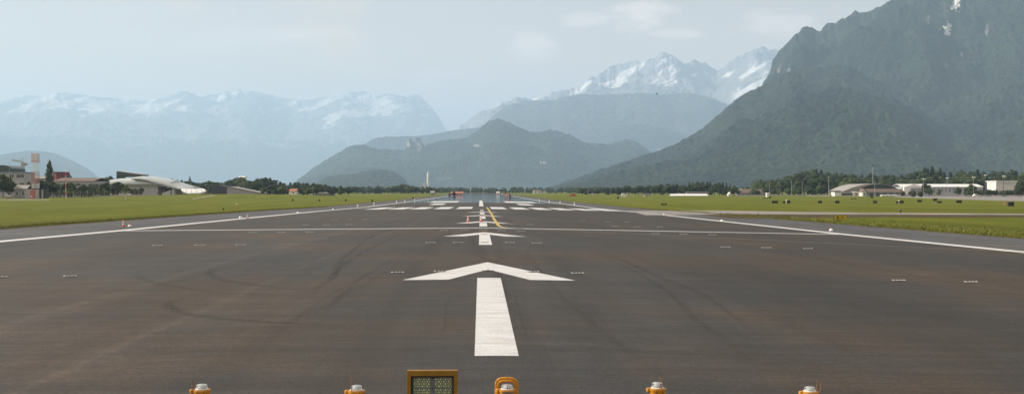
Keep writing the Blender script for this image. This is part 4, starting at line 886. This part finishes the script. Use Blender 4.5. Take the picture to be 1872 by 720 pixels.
# crane
D = 800; xm = X_at(42,D); z0 = gz(xm,D); o = bld('tower_crane', (xm,D,z0), 'yellowish grey tower crane rising behind the pale windowed building', 'crane')
zj = Z_at(42,297.5,D)-z0; mb = MB(); lattice(mb,0,0,0,zj,.8,16,.16); mb.build('tower', M['metal'], o)
mb = MB(); j0 = Vector((X_at(21.5,D)-xm,0,Z_at(22,293.5,D)-z0)); j1 = Vector((0,0,zj)); up = Vector((0,0,1.0))
mb.tube(j0,j1,.2,n=4); mb.tube(j0+up*.4,j1+up*1.4,.16,n=4)
for i in range(14): a=j0.lerp(j1,i/14); b_=j0.lerp(j1,(i+.5)/14)+up*1.2; c=j0.lerp(j1,(i+1)/14); mb.tube(a,b_,.1,n=4); mb.tube(b_,c,.1,n=4)
mb.build('jib', M['metal'], o)
mb = MB(); c1 = Vector((X_at(48,D)-xm,0,Z_at(48,298.5,D)-z0)); mb.tube(j1,c1,.25,n=4); mb.tube(Vector((0,0,Z_at(42,288,D)-z0)),c1,.06,n=4); mb.build('counter_jib', M['metal'], o)
MB().box(c1.x-1,c1.x+.6,-.8,.8,c1.z-1.6,c1.z).build('counterweight', M['concrete'], o)
mb = MB(); mb.tube(j1,(0,0,Z_at(42,288,D)-z0),.3,.15,n=4); mb.tube((0,0,Z_at(42,288,D)-z0),j0.lerp(j1,.4),.05,n=4); mb.build('apex', M['metal'], o)
def pole(px, ytop, D, label, kind='plain', r=.1, mat='metal', group=None):
    x = X_at(px,D); z0 = gz(x,D); H = Z_at(px,ytop,D)-z0; o = bld('lamp_post' if kind == 'lamp' else 'mast', (x,D,z0), label, 'lamp post' if kind == 'lamp' else 'mast', group)
    MB().lathe([(r*1.5,-.2),(r*1.4,.4),(r,.5),(r*.6,H)],8).build('pole', M[mat], o)
    if kind == 'lamp':
        MB().tube((0,0,H-.1),(.9,0,H+.1),r*.6,n=6).build('arm', M['metal'], o)
        MB().box(-.5,1.3,-.5,.5,H+.05,H+.55).build('lamp_head', M['white'], o, bevel=.08)
    if kind == 'flood':
        MB().box(-1.2,1.2,-.3,.3,H-.2,H+.5).build('lamp_head', M['darkmetal'], o)
    if kind == 'antenna':
        mb = MB(); lattice(mb,0,0,0,H*.88,.2,22,.035); mb.build('lattice_frame', M['metal'], o)
        MB().box(-.5,.5,-.3,.3,H*.9,H*.95).build('aerial', M['darkmetal'], o)
    if kind == 'striped':
        for k in range(4): MB().lathe([(r*1.25,H*(.12+.22*k)),(r*1.25,H*(.23+.22*k))],8).build('red_band', M['red'], o)
    return o
pole(17,296,500,'tall thin grey mast in front of the dark round tree',r=.09); pole(100.5,295,590,'thin mast on the dark red tower block')
pole(120.3,309,486,'red and white striped pole right of the mast hut','striped',.14,'white'); pole(127.5,307,700,'faint thin mast right of the striped pole',r=.08)
pole(1407,334,800,'pale thin pole right of the narrow white cabin',r=.14); pole(1426,338,830,'faint thin pole between the pale poles left of the wood',r=.08)
pole(1447,328,790,'tall grey pole with a head above the pale fence','flood',.13); pole(1466.5,329,790,'grey pole second from the bright tall one left of the arched hangar','flood',.12)
pole(1515,321,770,'bright tall pole with a dark head left of the arched hangar','flood',.1,'white')
pole(1371.5,343,840,'thin pole in front of the farmhouse roof'); pole(1354,346,800,'short lamp pole left of the farmhouse','lamp',.08)
pole(1595.5,298,790,'very tall lattice antenna mast behind the arched hangar','antenna',.05); pole(1599,329,745,'thin white pole in front of the brown shed roof',r=.06,mat='white')
pole(1688.5,328,690,'lamp post with bright white head in front of the tree at the warehouse','lamp',.12); pole(1731,326.5,690,'lamp post in front of the middle of the white warehouse roof','lamp',.12)
pole(1779.5,325,690,'lamp post above the dark tree at the right end of the warehouse','lamp',.12); pole(1801,321,720,'thin lamp post in the gap between warehouse and white block','lamp',.1)
pole(1834.5,323,640,'dark lamp post crossing the white block building','lamp',.2,'darkmetal')
pole(1233,352,700,'short thin post behind the flat yellow sign',r=.08)
for px in (528,640,668): pole(px,347,900,'faint thin pole at the far end of the left meadow',r=.1,group='thin poles beyond the left meadow')
# ------------------------------------------------------------------ vehicles
def vehicle(px, D, L, Hh, bodym, label, cat, name, cab=True, rz=0):
    x = X_at(px,D); z0 = gz(x,D)+.02; o = empty(name,(x,D,z0),rz,label,cat); W2 = .9
    if cat == 'van': prof = [(-L/2,.35),(-L/2,Hh*.95),(-L/2+.1,Hh),(L*.28,Hh),(L*.42,Hh*.62),(L/2,Hh*.52),(L/2,.35)]
    elif cat == 'pickup': prof = [(-L/2,.4),(-L/2,Hh*.58),(-.4,Hh*.58),(-.3,Hh),(L*.2,Hh),(L*.32,Hh*.62),(L/2,Hh*.55),(L/2,.4)]
    else: prof = [(-L/2,.35),(-L/2,Hh*.6),(-L*.36,Hh*.65),(-L*.25,Hh),(L*.12,Hh),(L*.28,Hh*.65),(L/2,Hh*.55),(L/2,.35)]
    MB().prism(prof,-W2,W2).build('body', bodym, o, bevel=.08)
    MB().box(-.1 if cat=='van' else -L*.2, L*.22, -W2-.02, -W2+.05, Hh*.62, Hh*.88).build('side_window', M['window'], o)
    for sx in (-L*.3, L*.3):
        for sy in (-W2,W2-.18): 
            wh = MB(); wh.tube((sx,sy-.02,.33),(sx,sy+.2,.33),.33,n=14); w0 = wh.build('wheel', M['tyre'], o)
            MB().tube((sx,sy-.04,.33),(sx,sy-.015,.33),.18,n=10).build('rim', M['metal'], w0)
    MB().box(L/2-.05,L/2+.03,-.75,-.45,Hh*.38,Hh*.48).build('headlight', M['white'], o)
    MB().box(-L/2-.03,-L/2+.05,-.8,-.6,Hh*.38,Hh*.55).build('tail_light', M['red'], o)
    return o
vehicle(1047,700,5.2,1.9,M['red'],'dark red pickup at the edge of the far right meadow','pickup','pickup')
vehicle(229.5,530,4.4,1.5,M['white'],'white car behind the left fence before the curved hangar','car','parked_car')
vehicle(439,690,5,2.1,M['white'],'white van parked at the wall of the sloping roofed hall','van','van')
vehicle(430,690,4.3,1.5,M['darkwall'],'dark car parked left of the white van at the sloping roofed hall','car','parked_car')
vehicle(468,690,4.5,1.5,M['white'],'white car near the low end of the sloping grey roof','car','parked_car')
vehicle(1142,735,4.6,1.9,M['white'],'white van on the far right meadow beside the tiny white hut','van','van')
vehicle(1785,665,4.4,1.7,M['white'],'white car parked on the back of the grey apron','car','parked_car')
vehicle(535.5,690,4.8,2.1,M['white'],'white van in front of the house with the reddish roof','van','van')
# dark maintenance vehicle and red and white board near the end of the runway
D = 760; x = X_at(828,D); z0 = gz(x,D); o = empty('tractor',(x,D,z0),0,'dark tractor with a big round wheel near the far end of the runway','tractor')
MB().prism([(-3.2,.6),(-3.2,1.5),(-.4,1.7),(-.2,3.0),(1.5,3.0),(1.9,1.4),(1.9,.6)],-.9,.9).build('body', M['darkwall'], o, bevel=.08)
mb = MB(); mb.tube((1.1,-1.2,1.1),(1.1,-.9,1.1),1.1,n=20); mb.tube((1.1,.9,1.1),(1.1,1.2,1.1),1.1,n=20); mb.build('rear_wheel', M['tyre'], o)
mb = MB(); mb.tube((-2.4,-1.1,.6),(-2.4,-.85,.6),.6,n=16); mb.tube((-2.4,.85,.6),(-2.4,1.1,.6),.6,n=16); mb.build('front_wheel', M['tyre'], o)
MB().tube((-1.9,0,1.6),(-1.9,0,2.6),.08).build('exhaust', M['darkmetal'], o)
D = 560; x = X_at(926,D); z0 = gz(x,D); o = empty('marker_board',(x,D,z0),0,'red and white marker board beside the far runway','marker board')
MB().box(-.75,.75,0,.06,.5,2.6).build('board', M['coral'], o); MB().add([(-.3,-.01,.9),(.3,-.01,.9),(.45,-.01,1.6),(0,-.01,2.2),(-.45,-.01,1.6),(-.3,.002,.9),(.3,.002,.9),(.45,.002,1.6),(0,.002,2.2),(-.45,.002,1.6)],[(0,1,2,3,4)]+[(i,5+i,5+(i+1)%5,(i+1)%5) for i in range(5)]).build('white_patch', M['white'], o)
for s in (-.6,.6): MB().box(s-.05,s+.05,.06,.14,-.1,2.5).build('leg', M['metal'], o)
D = 562; x = X_at(932.5,D); z0 = gz(x,D); o = empty('equipment_cabinet',(x,D,z0),0,'grey equipment cabinet right of the red and white marker board','cabinet')
MB().box(-.6,.6,0,.7,.2,2.0).build('body', M['greywall'], o); MB().box(-.66,.66,-.05,.75,2.0,2.1).build('lid', M['metal'], o); MB().box(-.5,.5,.1,.6,-.1,.2).build('plinth', M['concrete'], o)
# ------------------------------------------------------------------ black boxes on the meadows
def blackbox(px, py, wpx, hpx, label, group='black boxes on the right meadow', split=False):
    x, D = hit(px, py+hpx/2); z0 = gz(x,D); s = D/F; w2 = wpx*s/2; hh = hpx*s
    o = empty('black_box',(x,D,z0),TRE.uniform(-.1,.1),label,'box',group)
    MB().box(-w2,w2,0,w2*.9,.12,hh).build('panel', M['black'], o, bevel=.03)
    MB().box(-w2-.05,w2+.05,-.05,w2*.9+.05,hh,hh+.07).build('lid', M['darkmetal'], o)
    for sx in (-.75,.75):
        MB().box(sx*w2-.06,sx*w2+.06,.05,.17,-.1,.125).build('leg', M['darkmetal'], o)
    return o
for px,py,w_,hh,lb in ((1417,369.8,11,4.8,'widest black box, leftmost in the front row on the right meadow'),(1434,370,5,4,'smaller of two black boxes close together in the front row'),(1441.5,369.4,6.5,5.4,'black box with a pale post at its left in the front row'),(1499.5,369.6,6.5,4.8,'black box standing alone in the middle of the front row'),(1531,369.8,7.5,5,'black box to the left above the yellow sign'),
    (1407.5,361.4,4,3,'tiny black box beside the narrow white cabin'),(1594,360.8,4.5,3.2,'tiny black box in front of the brown roofed shed'),(1600,369.6,7,4.4,'black box below the brown roofed shed'),(1641,370.4,5,3.6,'smaller of the two black boxes below the warehouse left end'),(1648.5,369.6,7.5,5.2,'larger of the two black boxes below the warehouse left end'),
    (1681.5,367.8,7.5,4.4,'black box between the pair and the round one before the apron'),(1710,365.4,7,5,'rounded dark box nearest the apron edge'),(1718,369.8,8,3.8,'flat black box just right below the rounded dark box'),(1754,369,9.5,5,'wide black box in front of the apron middle'),(1849,373.6,10.5,8,'biggest black box at the right end of the row')):
    blackbox(px,py,w_,hh,lb)
for px,py,lb in ((535,366,'first small black box from the left in the left meadow row'),(584,366.6,'second small black box from the left in the left meadow row'),(632,366.8,'third small black box from the left in the left meadow row'),(680.5,367.3,'small black box nearest the runway in the left meadow row')):
    blackbox(px,py,2.6,3.4,lb,'small black boxes on the left meadow')
blackbox(408,382.6,2.4,2.2,'tiny dark box in the grass close to the left shoulder','tiny dark boxes on the left'); blackbox(755,362,4,2.4,'tiny dark box where the left meadow meets the runway','tiny dark boxes on the left'); blackbox(1130,361.5,3,4,'dark narrow box on the far right meadow near the white van','dark boxes far right')
for px,py,w_,lb in ((1398.5,362.8,8,'low flat dark panel left of the tiny black box by the cabin'),(1561,363.6,10,'low flat dark panel in front of the arched hangar')): blackbox(px,py,w_,1.4,lb,'low flat dark panels')
def post(px, py, hpx, mat, label, cat='post', r=.09, head=None, name='post', group=None):
    x, D = hit(px, py); z0 = gz(x,D); H = hpx*D/F; o = empty(name,(x,D,z0),0,label,cat,group)
    MB().lathe([(r*1.2,-.05),(r,.1),(r,H)],8).build('shaft', M[mat], o)
    MB().lathe([(r*1.7,H),(r*1.7,H+.12),(r,H+.2)],8).build('cap', M[head or mat], o); return o
post(1836.5,375.8,6.5,'palepink','reddish short post left of the biggest black box',r=.12); post(1644,371.8,4.5,'white','pale post between the two black boxes below the warehouse',r=.16)
post(1438,371.6,5,'white','pale post between two black boxes of the front row',r=.18); post(1645.5,389.4,4.6,'roofbrown','short brown post in the grass behind the soil strip',r=.16)
post(212+221,384,10,'palepink','thin red and white marker post on the left meadow',r=.06,head='white'); post(230,364.6,7,'metal','grey instrument post before the curved hangar',r=.2,head='metal')
# signs
x, D = hit(1536,403.4); z0 = gz(x,D); s = D/F; w2 = 12*s; o = empty('taxiway_sign',(x,D,z0),.03,'yellow sign with a black letter B and an arrow pointing right','sign')
hb_, ht = .05, 11*s
MB().box(-w2,w2,0,.2,hb_,ht).build('frame', M['black'], o, bevel=.02)
fc = MB().box(-w2+.025,w2-.025,-.012,.01,hb_+.025,ht-.025).build('sign_face', M['signyellow'], o)
for sx in (-.7,0,.7): MB().box(sx*w2-.04,sx*w2+.04,.06,.14,-.05,hb_+.01).build('leg', M['metal'], o)
cz = (hb_+ht)/2; bh = (ht-hb_)*.27; bx = -w2*.38; t = .04
def glyph(mb, rects):
    for a,b_,c,d in rects: mb.box(a,b_,-.022,-.011,c,d)
mb = MB(); bw = bh*.52
glyph(mb, [(bx-bw,bx-bw+t*1.5,cz-bh,cz+bh),(bx-bw+t*1.5,bx+bw*.75,cz+bh-t*1.4,cz+bh),(bx-bw+t*1.5,bx+bw*.75,cz-t*.7,cz+t*.7),(bx-bw+t*1.5,bx+bw*.75,cz-bh,cz-bh+t*1.4),(bx+bw*.75,bx+bw*.75+t*1.4,cz+t*1.1,cz+bh-t*.6),(bx+bw*.75,bx+bw*.75+t*1.4,cz-bh+t*.6,cz-t*1.1)]); mb.build('letter', M['black'], o)
mb = MB(); ax = w2*.38; glyph(mb, [(ax-bh*.95,ax+bh*.1,cz-t*.9,cz+t*.9)]); mb.add([(ax+bh*.1,-.022,cz+bh*.5),(ax+bh*.1,-.022,cz-bh*.5),(ax+bh*.95,-.022,cz),(ax+bh*.1,-.011,cz+bh*.5),(ax+bh*.1,-.011,cz-bh*.5),(ax+bh*.95,-.011,cz)],[(0,1,2),(3,5,4),(0,3,4,1),(1,4,5,2),(2,5,3,0)]); mb.build('arrow', M['black'], o)
x, D = hit(1214,376.0); z0 = gz(x,D); s = D/F; o = empty('low_sign',(x,D,z0),0,'flat yellow and black low sign on the far right meadow','sign')
MB().box(-5*s,5*s,0,.15,.15,4.4*s).build('frame', M['black'], o); MB().box(-3.2*s,2.6*s,-.015,.01,.35,3.4*s).build('sign_face', M['signyellow'], o)
for sx in (-4,4): MB().box(sx*s-.05,sx*s+.05,.05,.12,-.05,.16).build('leg', M['metal'], o)
# ------------------------------------------------------------------ cones and runway edge lights
def cone(px, py, hpx, label, group=None):
    x, D = hit(px, py); z0 = gz(x,D)+.012; H = hpx*D/F; o = empty('traffic_cone',(x,D,z0),TRE.uniform(0,1),label,'cone',group); k = H/.75
    MB().box(-.2*k,.2*k,-.2*k,.2*k,0,.045*k).build('base', M['red'], o, bevel=.01*k)
    R = lambda z: (.145-.118*z/.75)*k
    zz = [(.0,.16,'coral'),(.16,.32,'white'),(.32,.44,'coral'),(.44,.58,'white'),(.58,.75,'coral')]
    for a,b_,m_ in zz:
        MB().lathe([(R(a)+.0,a*k+.04*k),(R(b_),b_*k+.04*k)],20).build('white_band' if m_=='white' else 'red_band', M[m_], o, smooth=True)
    return o
cone(225.5,414.4,12.5,'red and white cone on the left shoulder beside a low light'); cone(855.5,406.2,12,'left of the two red and white cones on the runway centre'); cone(879,405.2,11,'right of the two cones, standing at the centreline bars'); cone(452.5,399.3,8,'farther red and white cone on the left shoulder')
def edgelight(px, py, hpx, label, pink=False):
    x, D = hit(px, py); z0 = gz(x,D)+.012; k = .66*hpx*D/F/.45; o = empty('runway_edge_light',(x,D,z0),0,label,'runway light','low lights along the runway edges')
    MB().lathe([(.24*k,0),(.24*k,.03*k),(.1*k,.06*k)],18).build('base_plate', M['white'], o)
    MB().lathe([(.3*k,.03*k),(.24*k,.16*k),(.12*k,.28*k)],20).build('skirt', M['white'], o, smooth=True)
    MB().lathe([(.1*k,.28*k),(.105*k,.36*k),(.05*k,.45*k)],14).build('lens', M['coral' if pink else 'darkmetal'], o, smooth=True)
    return o
for px,py,hh,pk,lb in ((237.5,414.2,8.2,1,'white and red low light beside the first cone on the left shoulder'),(440,398.6,8,0,'white low light beside the farther cone on the left shoulder'),(545,389.6,6,0,'small low light on the left shoulder between cone and runway keys'),(609,382.8,4.4,0,'tiny low light on the left shoulder nearest the runway keys'),
    (1214,392.6,5.4,0,'small low light farthest along the right shoulder'),(1320,404.6,7.5,0,'low light on the right shoulder left of the yellow sign'),(1519.5,422.2,9.5,1,'white and pink low light on the right shoulder below the yellow sign')): edgelight(px,py,hh,lb,bool(pk))
for i,(px,py) in enumerate(((654,378.5),(684,375),(725,371.8),(740,370.4),(758,368.4),(986,368.6),(1004,370.6),(1050,375.4),(1024,372.6))):
    post(px,py,3.2,'white','tiny white edge light beside the '+('left' if px<800 else 'right')+' runway edge line beyond the keys','runway light',.1,name='edge_marker_light',group='tiny edge lights beyond the keys, '+('left' if px<800 else 'right'))
# ------------------------------------------------------------------ lights set into the runway
def inset():
    o = empty('inset_light',(0,0,0)); 
    MB().lathe([(.13,-.02),(.13,.004),(.12,.012)],24).build('housing', M['steel'], o, smooth=True)
    for i,a in enumerate((-.18,-.065,.02,.1)):
        w_ = (.05,.026,.024,.045)[i]
        MB().prism_x([(-.05,.012),(-.02,.028),(.02,.028),(.05,.012)],a,a+w_).build('lens_block', M['block'], o)
    return o
ins0 = inset(); kk = kids_of(ins0); first = True
rows = {'the row crossing the nearest arrow head': [(130,506),(3,507.5),(728,499.3),(806,497.2),(893,495.8),(975,498),(1057,500.6),(1644,513.8),(1776,516.6)],
 'the row at the second arrow shaft': [(289,449.5),(366,449),(441,448.4),(788,444.3),(838,444),(886,443.6),(933,444.3),(982,445.2),(1327,452.4),(1402,453.8),(1478,455.3)],
 'the row just before the transverse line': [(463,425.6),(515,425.3),(568,425),(812,422),(850,421.6),(884,421.4),(918,422),(954,423),(1199,427.8),(1250,429),(1303,429.6)],
 'the row just beyond the transverse line': [(560,411.8),(597,411.4),(639,411.2),(1125,414),(1166,415),(1207,415.4),(938,410),(970,411)],
 'the farthest row of inset lights': [(612,402),(640,401.6),(668,401.4),(1065,403.8),(1112,406),(1146,406.8)]}
for rn, pts in rows.items():
    for px, py in pts:
        o = ins0 if first else copy_tree(ins0, kk); first = False
        x, D = hit(px, py); o.location = (x, D, gz(x,D)+.014); s = 1+min(.3,(D-26)/90); o.scale = (s,s,1)
        side = 'left' if px < 700 else ('right' if px > 1060 else 'middle')
        tag(o, 'flat inset light, %s part of %s' % (side, rn), 'inset light', 'inset lights, %s of %s' % (side, rn))
# ------------------------------------------------------------------ lights in front
def approach_light(px, pytop, pybody, D, spikes, label):
    """px: centre of body; pytop: top of the glass; pybody: top of the yellow body"""
    x = X_at(px,D); z0 = gz(x,D)+.012; zb = Z_at(px,pybody,D)-z0; zt = Z_at(px,pytop,D)-z0
    o = empty('elevated_runway_light',(x,D,z0),TRE.uniform(-.02,.02),label,'runway light','yellow elevated lights in the near row')
    MB().lathe([(.13,0),(.13,.015),(.05,.02),(.03,.03),(.03,zb-.12)],20).build('stem', M['yellow'], o, smooth=True)
    bd = MB().lathe([(.045,zb-.13),(.07,zb-.11),(.078,zb-.09),(.078,zb-.02),(.083,zb-.018),(.083,zb)],28).build('body', M['yellow'], o, smooth=True)
    MB().lathe([(.018,zb-.03),(.024,zb-.01),(.018,zb+.006)],12,cx=-.088,cy=-.01).build('clamp', M['yellow'], bd, smooth=True)
    MB().box(-.03,-.02,-.086,-.078,zb-.06,zb-.01).build('rib', M['ochre'], bd); MB().box(.035,.045,-.084,-.076,zb-.06,zb-.01).build('rib', M['ochre'], bd)
    gh_ = zt-zb
    MB().lathe([(.052,zb+.001),(.054,zb+gh_*.55),(.05,zb+gh_*.85),(.034,zt),(.005,zt+.001)],28).build('glass_dome', M['glass'], o, smooth=True)
    MB().lathe([(.024,zb+.002),(.03,zb+gh_*.4),(.012,zb+gh_*.75)],14).build('bulb', M['white'], o, smooth=True)
    mb = MB().lathe([(.057,zb+.0015),(.06,zb+.008),(.055,zb+.012)],28); mb.build('gasket', M['white'], o, smooth=True)
    for sx, ty, lean in spikes:
        xx = X_at(sx,D)-x; zz = Z_at(sx,ty,D)-z0
        MB().tube((xx-lean,-.05,zb-.09),(xx,-.05,zz),.004,.0022,n=6).build('bird_spike', M['copper'], o)
    return o
approach_light(368,701.5,711.5,10.4,[(351.5,690,-.012),(355,693,.004),(359,689.5,.02)],'leftmost yellow light of the near row with glass dome and three wire spikes')
approach_light(651,703.5,713,10.4,[(642.5,686.5,0),(644.5,690,.006)],'yellow glass domed light left of the square lamp board')
approach_light(1202,698,709,10.4,[(1205.5,687,0),(1208.5,688,0)],'yellow glass domed light with spikes at its middle, right of the arched bracket light')
approach_light(1481,706,715,10.4,[(1491,692,.0),(1499,696,.022)],'rightmost yellow light of the near row with glass dome and two spikes')
o = approach_light(927,702,711,10.4,[(927.5,682,0)],'yellow light with a glass dome standing in a rounded yellow bracket')
# rounded bracket behind it
x = X_at(926,10.55)-o.location.x; zt = Z_at(926,691.5,10.55)-o.location.z
pts = [(-.098,.0),(-.098,zt-.05),(-.088,zt-.02),(-.06,zt-.003),(0,zt),(.06,zt-.003),(.088,zt-.02),(.098,zt-.05),(.098,.0)]
mb = MB()
for (a,b_),(c,d) in zip(pts,pts[1:]): mb.tube((x+a,.16,b_),(x+c,.16,d),.016,n=10)
for (a,b_),(c,d) in zip(pts,pts[1:]): mb.tube((x+a*.86,.145,b_-.02 if b_>.1 else b_),(x+c*.86,.145,d-.02 if d>.1 else d),.013,n=8)
mb.build('bracket', M['yellow'], o, smooth=True)
mb = MB()
for i in range(9): mb.tube((-.05+.0125*i,-.085,.05),(-.05+.0125*i,-.088,Z_at(926,715.5,10.3)-o.location.z),.003,n=5)
mb.build('cooling_fins', M['blueboard'], o)
# square lamp board
D = 10.0; xa, xb = X_at(743.5,D), X_at(836.5,D); xm = (xa+xb)/2; w2 = (xb-xa)/2; z0 = gz(xm,D)+.012; zt = Z_at(790,676.6,D)-z0; zb = zt-.47
o = empty('lamp_board',(xm,D,z0),0,'square yellow framed lamp board with rows of pale round lenses','lamp board')
ft = .036
mb = MB(); mb.box(-w2,w2,0,.05,zt-.052,zt); mb.box(-w2,w2,0,.05,zb,zb+.052); mb.box(-w2,-w2+ft,0,.05,zb+.0525,zt-.0525); mb.box(w2-ft,w2,0,.05,zb+.0525,zt-.0525); mb.build('frame', M['ochre'], o, bevel=.004)
MB().box(-w2+ft-.004,w2-ft+.004,.052,.08,zb+.053,zt-.053).build('back_panel', M['blueboard'], o)
mb = MB(); e = .012
mb.box(-w2+ft,-w2+ft+e,.012,.051,zb+.053,zt-.053); mb.box(w2-ft-e,w2-ft,.012,.051,zb+.053,zt-.053); mb.box(-w2+ft+e,w2-ft-e,.012,.051,zt-.062,zt-.053); mb.build('gasket', M['black'], o)
for sx in (-.7,.7): MB().tube((sx*w2,.03,0),(sx*w2,.03,zb),.02,n=12).build('leg', M['ochre'], o)
for bxi, (p0,p1) in enumerate(((755.5,786.5),(794.5,826.5))):
    for r_ in range(3):
        ya = 692+r_*19.6
        cxm = (X_at(p0,D)+X_at(p1,D))/2-xm; bw = (X_at(p1,D)-X_at(p0,D))/2; zc = Z_at(790,ya,D)-z0
        brd = MB().box(cxm-bw-.008,cxm+bw+.008,.042,.0515,zc-.09,zc+.006).build('circuit_board', M['blueboard'], o)
        mb = MB()
        for j in range(4):
            for i in range(7):
                big = (i+j) % 2 == 0; rr = .0078 if big else .005
                px_ = cxm-bw+2*bw*(i+.35+(.35 if j%2 else 0))/7.1; pz = zc-.01-j*.0212
                mb.lathe([(rr,0),(rr,.004),(rr*.6,.008)],10); n_ = len(mb.v)
                for q in range(n_-30,n_): vx = mb.v[q]; mb.v[q] = (px_+vx[0], .041-vx[2], pz+vx[1])
        mb.build('lens_array', M['lens'], brd)
MB().box(-.006,.006,.044,.0515,zb+.06,zt-.065).build('divider', M['blueboard'], o)
for zz in (zt-.075, zt-.17): MB().tube((0,.038,zz),(0,.0435,zz),.006,n=8).build('screw', M['black'], o)
# ------------------------------------------------------------------ birds
def bird(px, py, D, span_, label):
    x = X_at(px,D); z = Z_at(px,py,D); o = empty('bird',(x,D,z),.2,label,'bird')
    vs, fs = [], []; n = 8; pr = [(-.5,.01),(-.38,.05),(-.2,.1),(0,.12),(.2,.11),(.33,.07),(.42,.06),(.52,.01)]
    MB().add([(a*span_*.5, r_*span_*.6*math.cos(2*PI*i/n), r_*span_*.5*math.sin(2*PI*i/n)) for a,r_ in pr for i in range(n)], [(k*n+i,k*n+(i+1)%n,(k+1)*n+(i+1)%n,(k+1)*n+i) for k in range(7) for i in range(n)]).build('body', M['bird'], o, smooth=True)
    for s in (-1,1):
        MB().add([(.1*span_,0,.02),(-.1*span_,0,.02),(-.12*span_,s*.3*span_,.14*span_),(-.2*span_,s*.55*span_,.03*span_),(.02*span_,s*.3*span_,.16*span_),(.1*span_,0,.035),(-.1*span_,0,.035),(-.12*span_,s*.3*span_,.15*span_),(-.2*span_,s*.55*span_,.035*span_),(.02*span_,s*.3*span_,.17*span_)],
            [(0,1,2,4),(4,2,3),(5,9,7,6),(9,8,7),(0,4,9,5),(1,6,7,2),(3,2,7,8),(4,3,8,9)]).build('wing', M['bird'], o)
    return o
bird(1201,172,120,.55,'dark bird gliding in front of the pale snowy massif'); bird(1019,297,160,.35,'tiny dark bird low in front of the wooded middle hills')
# ------------------------------------------------------------------ rough grass along the shoulders
r = random.Random(9); mb = MB()
def tuft(x, y, s):
    for _ in range(3):
        a = r.uniform(0,6.28); dx, dy = math.cos(a)*.03*s, math.sin(a)*.03*s; hh = r.uniform(.05,.13)*s; ox, oy = x+r.uniform(-.1,.1), y+r.uniform(-.1,.1); z = gz(x,y)
        mb.add([(ox-dx,oy-dy,z),(ox+dx,oy+dy,z),(ox+r.uniform(-.06,.06)*s,oy+r.uniform(-.06,.06)*s,z+hh)],[(0,1,2)])
for _ in range(5500):
    y = 50+170*r.random()**1.6; tuft(31.3+abs(r.gauss(0,1.3)), y, r.uniform(.5,1.1))
for _ in range(9000):
    y = 55+170*r.random()**1.6; tuft(-30.9-abs(r.gauss(0,1.3)), y, r.uniform(.5,1.1))
for _ in range(900):
    px, py = r.uniform(1380,1872), r.uniform(401,428)
    x, y = hit(px, py)
    if x > 31.3: tuft(x, y, r.uniform(.4,1.0))
for _ in range(160):     # taller weeds
    y = 52+90*r.random(); 
    for k in range(3): tuft(31.6+abs(r.gauss(0,2.5)), y, r.uniform(1.2,2.0))
tag(mb.build('grass', M['tuft']), 'short rough grass along the edges of the shoulders', 'grass', kind='stuff')
# distinct labels for repeats of one body
for o in list(sc.objects):
    if o.type == 'EMPTY' and o.location.z < -45: bpy.data.objects.remove(o)
